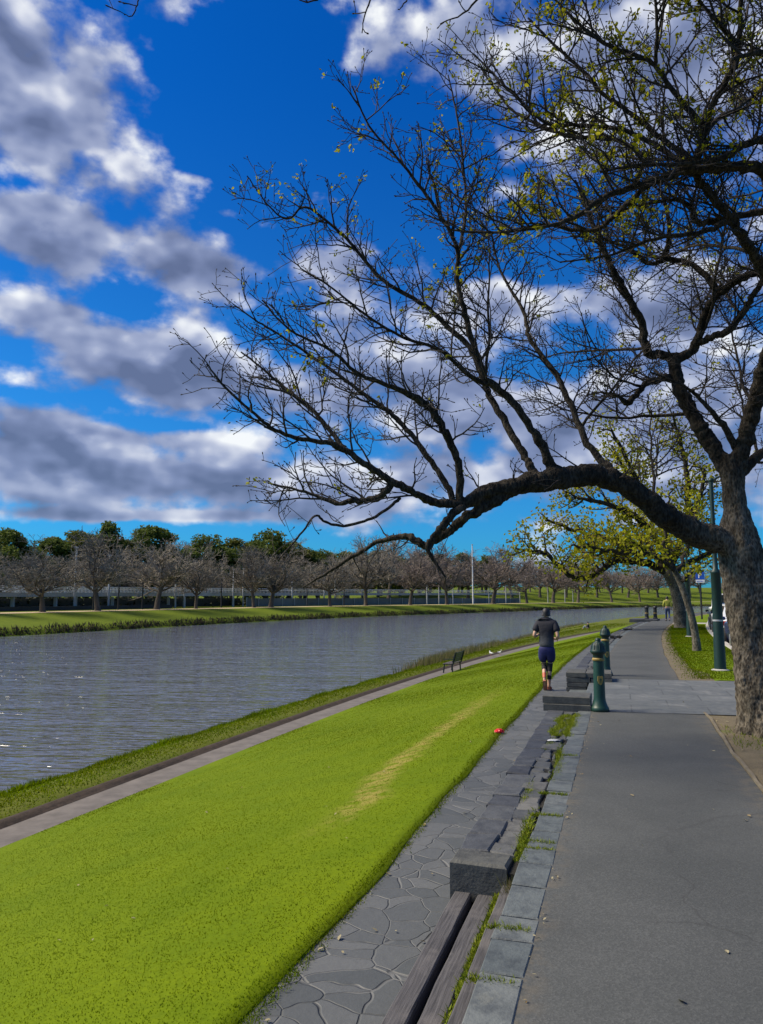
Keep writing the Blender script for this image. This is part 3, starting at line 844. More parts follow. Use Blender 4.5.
def timber_bench(label, u0, u1, boards, group=None):
    root = empty('timber_bench', W((u0 + u1) / 2, -.8, Z_PAVE)); tag(root, label, 'bench', group)
    bits = []
    for (v0, v1, z1) in boards:
        mb = MB(); beam(mb, u0, u1, v0, v1, z1 - .075, z1, rw); bits.append(mb.build('beam', 'bench_timber'))
    for uu in np.arange(u0 + .3, u1, 1.1):
        mb = MB(); mb.box((uu, V_WALL + .08, Z_PAVE + .004), (uu + .2, -.66, -.242), 0, W); bits.append(mb.build('support', 'dark_stone'))
    for o in bits: o.data.transform(Matrix.Translation(-root.location)); o.parent = root
BOARDS = [(-1.03, -.925, -.165), (-.885, -.775, -.165), (-.735, -.645, -.10)]
timber_bench('weathered grey timber bench of three long beams built into the wall, nearest', 1.2, 4.74, BOARDS)
timber_bench('distant dark timber bench recess in the wall beyond the second bollard', 32.05, 34.55, BOARDS, None)
timber_bench('farther dark timber bench recess just before the two dark posts', 40.65, 42.95, BOARDS, None)
# soil under the near bench
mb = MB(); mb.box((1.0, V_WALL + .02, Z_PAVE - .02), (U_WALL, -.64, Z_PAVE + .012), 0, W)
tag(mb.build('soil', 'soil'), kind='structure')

# moss and weeds in the joints
rm = np.random.default_rng(31)
def moss_line(n, u0, u1, vf, sv, zf, gate=None):
    u = rm.uniform(u0, u1, n); v = vf(u) + rm.normal(0, sv, n)
    if gate is not None: k = gate(u) > rm.uniform(0, 1, n); u, v = u[k], v[k]
    return Wn(u, v, np.full(len(u), zf))
PM = [
    moss_line(2600, 2.2, 4.8, lambda u: -.756 + .004 * np.sin(u * 9), .010, -.155, lambda u: .25 + .75 * (np.sin(u * 3.3 + .6) > -.35)),
    moss_line(5200, 4.9, 11.2, lambda u: -.655 + .035 * np.sin(u * 1.9), .020, -.012, lambda u: np.clip(.55 + .8 * np.sin(u * 2.3 + 2.2), 0, 1)),
    moss_line(3600, 5.0, 10.8, lambda u: -.815 + .02 * np.sin(u * 5), .016, -.02, lambda u: np.clip(-.1 + 1.1 * np.sin(u * 2.9 + .8), 0, 1)),
    moss_line(2600, 9.3, 11.0, lambda u: -.80 + .03 * np.sin(u * 7), .03, -.004),
    moss_line(1600, 9.3, 11.0, lambda u: -.66 + .02 * np.sin(u * 7), .03, -.004),
]
for uu in (3.38, 3.92, 5.15, 5.3, 5.95, 6.6, 8.2):
    n = 260; PM.append(Wn(uu + rm.normal(0, .014, n), rm.uniform(-.70, -.47, n), np.full(n, -.008)))
PM = np.concatenate(PM); n = len(PM)
blades('joint_moss', PM, rm.uniform(.010, .034, n), rm.uniform(.006, .012, n), 'moss_blade', 1.6, seed=12)
# dry stalks below the end block
n = 300
blades('dry_weeds', Wn(4.72 + rm.uniform(-.12, .02, n), rm.uniform(-.70, -.63, n), np.full(n, -.16)), rm.uniform(.04, .15, n), np.full(n, .006), 'reed_blade', .8, seed=13)

# ------------------------------------------------------------------ litter
def quads(name, P, size, mat, flat=.25, seed=1, label=None, parent=None, kind='stuff'):
    r = np.random.default_rng(seed); n = len(P)
    nrm = r.normal(0, 1, (n, 3)) * np.array([1, 1, 1 if flat >= 1 else flat]);
    if flat < 1: nrm = np.array([0, 0, 1.]) + r.normal(0, flat, (n, 3))
    nrm /= np.linalg.norm(nrm, axis=1, keepdims=True)
    a = np.cross(nrm, r.normal(0, 1, (n, 3))); a /= np.linalg.norm(a, axis=1, keepdims=True); b_ = np.cross(nrm, a)
    s = (np.asarray(size) * r.uniform(.6, 1.3, n))[:, None]
    # a leaf: six points, folded slightly on its midrib
    V = np.stack([P - a * s * .5, P - a * s * .15 + b_ * s * .3 + nrm * s * .08, P + a * s * .25 + b_ * s * .22 + nrm * s * .06, P + a * s * .55, P + a * s * .25 - b_ * s * .22 + nrm * s * .06, P - a * s * .15 - b_ * s * .3 + nrm * s * .08], 1)
    o6 = np.arange(n)[:, None] * 6
    F = np.concatenate([o6 + np.array([[0, 5, 4, 3]]), o6 + np.array([[0, 3, 2, 1]])], 0)
    mb = MB(); mb.add(V.reshape(-1, 3), F)
    o = mb.build(name, mat, parent); tag(o, kind=kind); return o
rl = np.random.default_rng(41)
n = 30
P1 = Wn(2 * (14 / 2) ** rl.uniform(0, 1, n), rl.uniform(V_AL, V_AR, n), np.full(n, .012))
u = rl.uniform(5, 11.3, 70); P2 = Wn(u, rl.uniform(V_AR + .06, 3.0, 70), np.full(70, .006))
u = 3 * (16 / 3) ** rl.uniform(0, 1, 22); v = rl.uniform(-6, V_LAWN, 22)
P3 = Wn(u, v, np.array([lawn_z(x) for x in v]) + .02)
u = 3 * (16 / 3) ** rl.uniform(0, 1, 25); P4 = Wn(u, rl.uniform(V_LAWN, V_WALL, 25), np.full(25, Z_PAVE + .012))
u = rl.uniform(2.5, 11, 90); P5 = Wn(u, V_AL + np.abs(rl.normal(0, .03, 90)), np.full(90, .012))
quads('leaf_litter', np.concatenate([P1, P2, P3, P4]), .034, 'litter_leaf', .3, 43)
quads('gravel_crumbs', P5, .016, 'litter_leaf', .3, 44)
def crumple(name, label, cat, loc, size, mat, seed):
    r = np.random.default_rng(seed)
    bm = bmesh.new(); bmesh.ops.create_icosphere(bm, subdivisions=3, radius=1)
    ks = r.normal(0, 1, (7, 3)) * 2.2; ph = r.uniform(0, 6, 7)
    for vv in bm.verts:
        p = np.array(vv.co); f = 1 + .16 * sum(abs(math.sin(float(k @ p) + q)) - .6 for k, q in zip(ks, ph))
        vv.co = Vector((p[0] * f * size[0], p[1] * f * size[1], max(-.3, p[2]) * f * size[2] + .3 * size[2]))
    me = bpy.data.meshes.new(name); bm.to_mesh(me); bm.free(); me.materials.append(M[mat])
    o = bpy.data.objects.new(name, me); COL.objects.link(o); o.location = Vector([float(x) for x in loc]); tag(o, label, cat); return o
crumple('plastic_wrapper', 'crumpled red plastic wrapper lying on the lawn edge beside the paving', 'litter', W(10.85, -1.69, Z_PAVE + .02), (.07, .05, .035), 'red_plastic', 3)
crumple('paper_tissue', 'crumpled white tissue lying on the bluestone wall top', 'litter', W(9.0, -.78, .0), (.065, .03, .012), 'tissue_white', 5)

# timber edging between asphalt and dirt
mb = MB()
us = np.linspace(1.5, 11.75, 40)
V = []
for uu in us:
    e = V_AR + .01 + wob(uu, 2, .014)
    V += [W(uu, e, -.03), W(uu, e, .018), W(uu, e + .028, .016), W(uu, e + .028, -.03)]
F = []
for i in range(39):
    for a in range(3): F.append([i * 4 + a, i * 4 + a + 1, i * 4 + 5 + a, i * 4 + 4 + a])
mb.add(V, [f[::-1] for f in F])
tag(mb.build('timber_edging', 'edging_timber'), 'thin weathered timber edging strip between the asphalt path and dirt verge', 'path edging')

# ------------------------------------------------------------------ bollards
def bollard():
    root = empty('bollard'); 
    mb = MB()
    mb.lathe([(0, 0), (.165, 0), (.165, .05), (.150, .065), (.135, .09), (.118, .13), (.108, .16), (.104, .2), (.100, .5), (.097, .72)], 24)
    mb.build('shaft', 'green_paint', root, True)
    mb = MB(); mb.lathe([(.097, .715), (.112, .722), (.112, .752), (.098, .758)], 24); mb.build('band', 'gold_paint', root, True)
    mb = MB(); mb.lathe([(.096, .755), (.096, .80), (.122, .815), (.142, .835), (.146, .85), (.140, .865), (.128, .885), (.118, .925), (.098, .962), (.066, .985), (.048, .992), (.05, 1.005), (.046, 1.025), (.026, 1.04), (0, 1.045)], 24)
    for k in range(8):
        a = k * math.pi / 4; mb.tube([(.132 * math.cos(a), .132 * math.sin(a), .872), (.118 * math.cos(a), .118 * math.sin(a), .93), (.09 * math.cos(a), .09 * math.sin(a), .97)], .009, 5)
    mb.build('cap', 'dark_green_paint', root, True)
    # shield badge on the side that faces up the path
    mb = MB(); pts = [(-.045, .06), (.045, .06), (.048, .0), (.03, -.045), (0, -.065), (-.03, -.045), (-.048, 0)]
    n = len(pts); fr = [(x, -.116, z + .44) for x, z in pts]; bk = [(x, -.085, z + .44) for x, z in pts]
    mb.add(fr + bk, [list(range(n))]); mb.add(np.array(fr + bk), [[i, n + i, n + (i + 1) % n, (i + 1) % n] for i in range(n)])
    bd = mb.build('badge', 'gold_paint', root)
    mb = MB(); mb.tube([(-.02, -.117, .455), (.02, -.117, .455)], .006, 5, True); mb.tube([(0, -.118, .475), (0, -.118, .41)], .005, 5, True)
    mb.build('crest', 'green_paint', bd)
    return root
b0 = bollard(); b0.scale = (.78, .78, 1.0)
b0.location = Vector(W(11.5, -.33, 0)); b0.rotation_euler.z = -head(11) + .25
tag(b0, 'green cast-iron bollard with gold badge, nearest the camera beside the low block', 'bollard', 'green bollards along the wall')
b1 = copy_tree(b0); b1.location = Vector(W(16.75, -.33, 0)); b1.rotation_euler.z = -head(16) + .3
tag(b1, 'second green bollard standing behind the nearer one at the stone pier', 'bollard', 'green bollards along the wall')
# the far pair of dark posts on a dark low block
def dark_post(u, v, label):
    root = empty('timber_post', W(u, v, 0), -head(u)); tag(root, label, 'post', 'dark posts at the path bend')
    mb = MB(); mb.lathe([(0, .1), (.16, .1), (.16, .2), (.13, .24), (.125, .86), (.15, .88), (.15, .96), (.10, 1.02), (0, 1.04)], 12); mb.build('shaft', 'black_paint', root)
    mb = MB(); mb.lathe([(.131, .50), (.136, .505), (.136, .56), (.131, .565)], 12); mb.build('band', 'gold_paint', root)
_q = UVof(un(647, 620.5, 0)); _q2 = UVof(un(655.5, 620.5, 0))
dark_post(*_q, 'dark post at the path bend, left of the far pair')
dark_post(*_q2, 'dark post at the path bend, right of the far pair')
course_block('stone_plinth', 'long dark low stone plinth under the two far posts', 'plinth', [.13, .12], -.12, _q[0] - 1.2, _q[0] + 1.5, _q[1] - 1.1, _q2[1] + .2, 'dark_stone', (.6, 1.1))

# ------------------------------------------------------------------ lamp posts, sign
def lamp_post(label, loc, hfat, htop, group):
    root = empty('lamp_post', loc); tag(root, label, 'lamp post', group)
    mb = MB(); mb.lathe([(0, 0), (.19, 0), (.19, .03), (.12, .05)], 16); mb.build('footing', 'concrete', root)
    mb = MB(); mb.lathe([(.128, .04), (.125, .1), (.108, 1.05), (.104, hfat - .05), (.112, hfat - .04), (.112, hfat), (.06, hfat + .06), (.052, htop * .6), (.042, htop)], 18); mb.build('pole', 'dark_green_paint', root, True)
    mb = MB(); mb.lathe([(.112, 1.10), (.114, 1.102), (.114, 1.135), (.112, 1.137)], 18); mb.build('strap', 'silver_band', root)
    mb = MB(); mb.lathe([(.042, htop - .03), (.06, htop - .01), (.06, htop + .03), (.03, htop + .06), (0, htop + .07)], 12); mb.build('finial', 'dark_green_paint', root, True)
    an = np.linspace(0, math.pi * .86, 9)
    mb = MB(); mb.tube([(0, 0, htop - .35)] + [(.28 - .28 * math.cos(a), 0, htop - .12 + .22 * math.sin(a)) for a in an], .022, 8, True); arm = mb.build('arm', 'dark_green_paint', root, True)
    mb = MB(); mb.lathe([(.02, htop - .05), (.10, htop - .10), (.16, htop - .20), (.15, htop - .215), (0, htop - .22)], 14, (.55, 0, 0)); o = mb.build('lantern', 'dark_green_paint', arm, True)
LG = 'green lamp posts on the grass verge'
lamp_post('dark green lamp post with silver strap on the verge beside the big trunk', un(720.5, 671, 0), 2.22, 4.3, LG)
lamp_post('farther green lamp post half hidden behind the slender tree', un(690, 637, 0), 2.6, 4.6, LG)
# parking sign
def parking_sign(loc, rz):
    root = empty('parking_sign', loc, rz); tag(root, 'blue parking sign on a dark pole beside the parked cars', 'sign')
    mb = MB(); mb.tube([(0, 0, 0), (0, 0, 3.3)], .07, 10, True); mb.build('pole', 'black_paint', root, True)
    mb = MB(); mb.box((-.31, -.085, 3.02), (.31, -.070, 3.66), .004); mb.build('sign_panel', 'sign_blue', root)
    def letter(x0, z0, hgt, mat, nm, yy=-.094):
        mb = MB(); w = hgt * .18
        mb.box((x0, yy, z0), (x0 + w, yy + .006, z0 + hgt), .0)
        an = np.linspace(-math.pi / 2, math.pi / 2, 12); R1 = hgt * .29; cx, cz = x0 + w * 1.6, z0 + hgt - R1
        ring = [(cx + math.cos(a) * R1, cz + math.sin(a) * R1) for a in an]; inn = [(cx + math.cos(a) * (R1 - w), cz + math.sin(a) * (R1 - w)) for a in an]
        V = [(x, yy - .0015, z) for x, z in ring] + [(x, yy - .0015, z) for x, z in inn]
        mb.add(V, [[i, i + 1, 13 + i, 12 + i] for i in range(11)])
        mb.box((x0 + w, yy, z0 + hgt - w), (cx, yy + .005, z0 + hgt - .001), 0); mb.box((x0 + w, yy, z0 + hgt - 2 * R1 + .001), (cx, yy + .005, z0 + hgt - 2 * R1 + w), 0)
        return mb.build(nm, mat, root)
    letter(-.12, 3.13, .42, 'white_paint', 'letter')
    mb = MB(); mb.box((-.31, -.085, 2.78), (.31, -.070, 3.0), .004); mb.build('lower_plate', 'white_paint', root)
    mb = MB()
    for k in range(5): mb.box((-.24 + k * .1, -.089, 2.84), (-.18 + k * .1, -.0855, 2.93), 0)
    mb.build('plate_marks', 'sign_blue', root)
parking_sign(un(702, 619.5, 0), -.42)

# ------------------------------------------------------------------ cars
def loft(mb, rows):
    """rows: list of rings (same count) -> skin with end caps"""
    k = len(rows[0]); V = np.array(rows).reshape(-1, 3); n = len(rows)
    i = np.arange(n - 1)[:, None] * k; j = np.arange(k)[None]; j2 = (j + 1) % k
    F = np.stack([i + j, i + j2, i + k + j2, i + k + j], -1).reshape(-1, 4)
    mb.add(V, F); mb.add(np.array(rows[0]), [list(range(k))[::-1]]); mb.add(np.array(rows[-1]), [list(range(k))])
def car(label, paint, u, group, v=4.20, van=False, L=4.3):
    root = empty('parked_car' if not van else 'parked_van', W(u, v, -.115), -head(u)); tag(root, label, 'car' if not van else 'van', group)
    H1 = .92 if not van else 1.15; H2 = 1.47 if not van else 2.05; hw = .88
    def ring(y, z0, z1, w0, w1): 
        c = .07
        return [(-w0, y, z0), (-hw * w1 / hw, y, z0 + .25), (-w1, y, z1 - c), (-w1 + .09, y, z1), (w1 - .09, y, z1), (w1, y, z1 - c), (w1, y, z0 + .25), (w0, y, z0)]
    mb = MB()
    loft(mb, [ring(0, .42, .82, .70, .78), ring(.08, .28, .90, .76, .85), ring(.5, .22, H1 + .02, .80, .88), ring(1.6, .22, H1, .80, .89), ring(2.9, .22, H1 - .02, .80, .88), ring(3.7, .24, .86 if not van else 1.05, .78, .86), ring(L - .08, .30, .74, .72, .80), ring(L, .40, .62, .66, .72)])
    mb.build('body', paint, root, False)
    def cr(y, z, w): return [(-w, y, z), (w, y, z)]
    ys = (.12, .55, 2.35, 3.15) if not van else (.06, .25, 3.2, 3.75)
    mb = MB()
    base = [(-.82, ys[0], H1), (.82, ys[0], H1), (.80, ys[3], H1), (-.80, ys[3], H1)]; top = [(-.63, ys[1], H2), (.63, ys[1], H2), (.62, ys[2], H2), (-.62, ys[2], H2)]
    if van: top = [(-.74, ys[1], H2), (.74, ys[1], H2), (.72, ys[2], H2), (-.72, ys[2], H2)]
    mb.add(base + top, [[4, 5, 6, 7], [0, 1, 5, 4], [1, 2, 6, 5], [2, 3, 7, 6], [3, 0, 4, 7]]); mb.build('cabin', paint, root)
    # panes sit a little proud of the cabin
    def pane(idx, fr0, fr1, s0, s1):
        A, B, C_, D = [np.array((base + top)[i], float) for i in idx]
        q = lambda s, f: (A * (1 - s) + B * s) * (1 - f) + (D * (1 - s) + C_ * s) * f
        P = [q(s0, fr0), q(s1, fr0), q(s1, fr1), q(s0, fr1)]
        nn = np.cross(P[1] - P[0], P[3] - P[0]); nn /= np.linalg.norm(nn)
        mb = MB(); mb.add(np.array(P) + nn * .006, [[0, 1, 2, 3]]); return mb
    pane((0, 1, 5, 4), .12, .9, .08, .92).build('rear_window', 'car_glass', root)
    pane((2, 3, 7, 6), .1, .92, .06, .94).build('windscreen', 'car_glass', root)
    for idx in ((1, 2, 6, 5), (3, 0, 4, 7)):
        for s0, s1 in ((.08, .47), (.51, .90)):
            if van and s1 < .6 and idx[0] == 1: pass
            pane(idx, .12, .88, s0, s1).build('side_window', 'car_glass', root)
    for x in (-.83, .83):
        for y in (.78, 3.42):
            mb = MB()
            prof = [(0, -.10), (.28, -.11), (.315, -.09), (.32, 0), (.315, .09), (.28, .11), (0, .10)]
            mb.lathe(prof, 20); o = mb.build('wheel', 'tyre_rubber', root, True)
            o.data.transform(Matrix.Rotation(math.pi / 2, 4, 'Y')); o.location = (x, y, .32)
            mb = MB(); mb.lathe([(.0, .118), (.06, .12), (.19, .112), (.2, .10)], 16); mb.lathe([(.0, -.118), (.06, -.12), (.19, -.112), (.2, -.10)], 16)
            r_ = mb.build('rim', 'alloy', o, True); r_.data.transform(Matrix.Rotation(math.pi / 2, 4, 'Y'))
    for x in (-.68, .68):
        mb = MB(); mb.box((x - .12, -.012, .64), (x + .12, .10, .82), .02); mb.build('tail_light', 'tail_lamp_red', root)
    mb = MB(); mb.box((-.80, -.05, .36), (.80, .1, .52), .03); mb.build('bumper', 'car_black' if van else paint, root)
    mb = MB(); mb.box((-.19, -.058, .54), (.19, -.03, .64), .004); mb.build('number_plate', 'white_paint', root)
    for x in (-.97, .97):
        mb = MB(); mb.box((x - .09, 2.75, .93), (x + .09, 2.87, 1.06), .03); mb.build('wing_mirror', paint, root)
CG = 'cars parked along the kerb'
car('dark blue hatchback parked at the kerb just past the big trunk', 'car_blue', 27.6, CG)
car('white car parked in front of the dark blue hatchback', 'car_white', 33.2, CG)
car('silver car parked third along the kerb', 'car_silver', 38.8, CG)
car('white van parked far along the kerb near the parking sign', 'car_white', 58.5, CG, van=True)
car('black car parked between the silver car and the far white van', 'car_black', 45.5, CG)
print('objects ok')

# ------------------------------------------------------------------ park bench and gulls on the lower path
def park_bench(label, loc, rz):
    root = empty('park_bench', loc, rz); tag(root, label, 'bench')
    L = .85
    mb = MB()
    for k in range(4): mb.box((.02 + k * .115, -L, .43), (.115 + k * .115, L, .465), .006)
    mb.build('seat', 'weathered_timber', root)
    mb = MB()
    for k in range(5):
        z = .52 + k * .095; x = -.02 - k * .030; mb.box((x - .03, -L, z), (x + .005, L, z + .08), .006)
    mb.build('backrest', 'dark_bench_paint', root)
    for y in (-.72, .72):
        mb = MB(); mb.bar((.46, y, 0), (.40, y, .44), .06, .05); mb.bar((.0, y, 0), (.02, y, .44), .06, .05); mb.bar((-.04, y, .42), (-.20, y, 1.02), .05, .05); mb.bar((-.02, y, .42), (.46, y, .42), .05, .04); mb.bar((-.1, y, .66), (.44, y, .66), .05, .035); mb.bar((.43, y, .42), (.43, y, .66), .045, .045)
        mb.build('leg_frame', 'dark_bench_paint', root)
_b = un(459, 672, Z_LOW); _u, _v = UVof(_b)
# seat faces the river
park_bench('dark slatted park bench beside the lower path facing the river', W(_u, -8.5, Z_LOW), -head(_u) + math.pi)
def gull(label, loc, rz, s):
    root = empty('gull', loc, rz); tag(root, label, 'bird', 'gulls standing on the lower path'); root.scale = (s,) * 3
    mb = MB(); 
    rows = []
    for y, z, w, h in ((-.20, .20, .012, .010), (-.12, .19, .045, .04), (0, .185, .075, .068), (.08, .20, .072, .070), (.13, .235, .05, .055), (.15, .29, .036, .042), (.165, .335, .040, .040), (.195, .342, .028, .026), (.205, .342, .008, .008)):
        an = np.arange(12) * 2 * math.pi / 12; rows.append([(math.cos(a) * w, y, z + math.sin(a) * h) for a in an])
    loft(mb, rows); mb.build('body', 'gull_white', root, True)
    for x in (-.066, .066):
        mb = MB(); rows = []
        for y, z, w, h in ((-.25, .20, .006, .006), (-.14, .20, .012, .03), (0, .205, .016, .05), (.07, .21, .008, .03)):
            an = np.arange(8) * 2 * math.pi / 8; rows.append([(x + math.cos(a) * w, y, z + math.sin(a) * h) for a in an])
        loft(mb, rows); mb.build('wing', 'gull_grey', root, True)
    mb = MB(); mb.tube([(0, .20, .34), (0, .245, .332)], [.009, .003], 6, True); mb.build('beak', 'gull_orange', root)
    for x in (-.03, .03):
        mb = MB(); mb.tube([(x, .02, .13), (x, .0, .06), (x, .01, .005), (x, .05, .004)], [.008, .006, .006, .004], 6, True); mb.build('leg', 'gull_orange', root)
gull('white gull standing on the lower path, the closer one to the bench', un(491, 656, Z_LOW + .01), .35, .9)
gull('white gull standing on the lower path farther from the bench', un(500, 655, Z_LOW + .01), -2.7, .9)

# ------------------------------------------------------------------ people
def skin(name, chains, mat, parent, sub=2, root_i=0):
    """chains: list of lists of (key, (x,y,z), r); repeated keys join"""
    keys = {}; V = []; Rr = []; E = []
    for ch in chains:
        prev = None
        for it in ch:
            k = it[0]
            if k not in keys:
                keys[k] = len(V); V.append(it[1]); Rr.append(it[2])
            i = keys[k]
            if prev is not None and prev != i: E.append((prev, i))
            prev = i
    me = bpy.data.meshes.new(name); me.from_pydata([tuple(v) for v in V], E, []); me.update()
    o = bpy.data.objects.new(name, me); COL.objects.link(o)
    md = o.modifiers.new('skin', 'SKIN'); md.use_smooth_shade = True
    sv_ = me.skin_vertices[0].data
    for i, r in enumerate(Rr):
        sv_[i].radius = (r, r) if not isinstance(r, tuple) else r
        sv_[i].use_root = (i == root_i)
    ss_ = o.modifiers.new('sub', 'SUBSURF'); ss_.levels = sub; ss_.render_levels = sub
    dg = bpy.context.evaluated_depsgraph_get(); dg.update()
    nm = bpy.data.meshes.new_from_object(o.evaluated_get(dg))
    nm.name = name
    o.modifiers.clear(); o.data = nm; bpy.data.meshes.remove(me)
    nm.materials.clear(); nm.materials.append(M[mat])
    for p in nm.polygons: p.use_smooth = True
    if parent is not None: o.parent = parent
    return o
def hand(side, wrist_key, wrist, d_, down):
    """five finger chains from the wrist: d_ direction of the hand, down the way fingers curl"""
    d_ = np.array(d_, float); d_ /= np.linalg.norm(d_); down = np.array(down, float); down -= d_ * (down @ d_); down /= np.linalg.norm(down)
    sx = np.cross(d_, down) * side; w = np.array(wrist, float)
    palm = w + d_ * .055
    ch = [[(wrist_key, tuple(wrist), .026), (wrist_key + 'p', tuple(palm), (.034, .022))]]
    for k, (o, l) in enumerate(((-.030, .068), (-.010, .078), (.011, .073), (.030, .057))):
        a = palm + d_ * .035 + sx * o; b_ = a + d_ * l * .5 + down * l * .18; c = b_ + down * l * .42 + d_ * l * .05
        ch.append([(wrist_key + 'p', tuple(palm), .03), (f'{wrist_key}f{k}a', tuple(a), .0105), (f'{wrist_key}f{k}b', tuple(b_), .0095), (f'{wrist_key}f{k}c', tuple(c), .008)])
    t0 = w + d_ * .03 - sx * .036 + down * .01; t1 = t0 + d_ * .035 - sx * .018 + down * .022; t2 = t1 + d_ * .03 + down * .012
    ch.append([(wrist_key + 'p', tuple(palm), .03), (wrist_key + 't0', tuple(t0), .013), (wrist_key + 't1', tuple(t1), .011), (wrist_key + 't2', tuple(t2), .009)])
    return ch
def head_bits(root, c, tone, cap, capmat):
    """ears, nose and hair/cap of a head centred at c that faces +y"""
    x, y, z = c
    for s in (-1, 1):
        mb = MB(); mb.lathe([(0, -.010), (.026, -.008), (.030, 0), (.022, .010), (0, .008)], 12); o = mb.build('ear', 'skin', root, True)
        o.data.transform(Matrix.Translation((x + s * .083, y - .008, z - .01)) @ Matrix.Rotation(s * 1.35, 4, 'Y') @ Matrix.Scale(1.35, 4, (1, 0, 0)))
    for s in (-1, 1):
        mb = MB(); mb.lathe([(0, -.012), (.009, -.008), (.012, 0), (.009, .008), (0, .012)], 10); o = mb.build('eye', 'hair_black', root, True)
        o.data.transform(Matrix.Translation((x + s * .032, y + .086, z + .0)))
    mb = MB(); mb.tube([(x, y + .088, z + .005), (x, y + .108, z - .03), (x, y + .092, z - .042)], [.008, .014, .012], 8, True); mb.build('nose', 'skin', root, True)
    mb = MB(); mb.tube([(x - .024, y + .086, z - .066), (x, y + .092, z - .068), (x + .024, y + .086, z - .066)], [.004, .007, .004], 8, True); mb.build('mouth', 'tail_lamp_red', root, True)
    mb = MB(); an = np.arange(20) * 2 * math.pi / 20; rows = []
    for t_ in np.linspace(0, 1, 8):
        zz = z - .055 + t_ * .165; e = math.sqrt(max(0.02, 1 - max(0, (zz - z - .01) / .118) ** 2))
        rows.append([(x + math.cos(a) * .096 * e, y + (-.006 + math.sin(a) * (.108 if math.sin(a) < 0 else (.103 if t_ > .42 else .02))) * e, zz) for a in an])
    loft(mb, rows); h_ = mb.build(cap, capmat, root, True)
    return h_

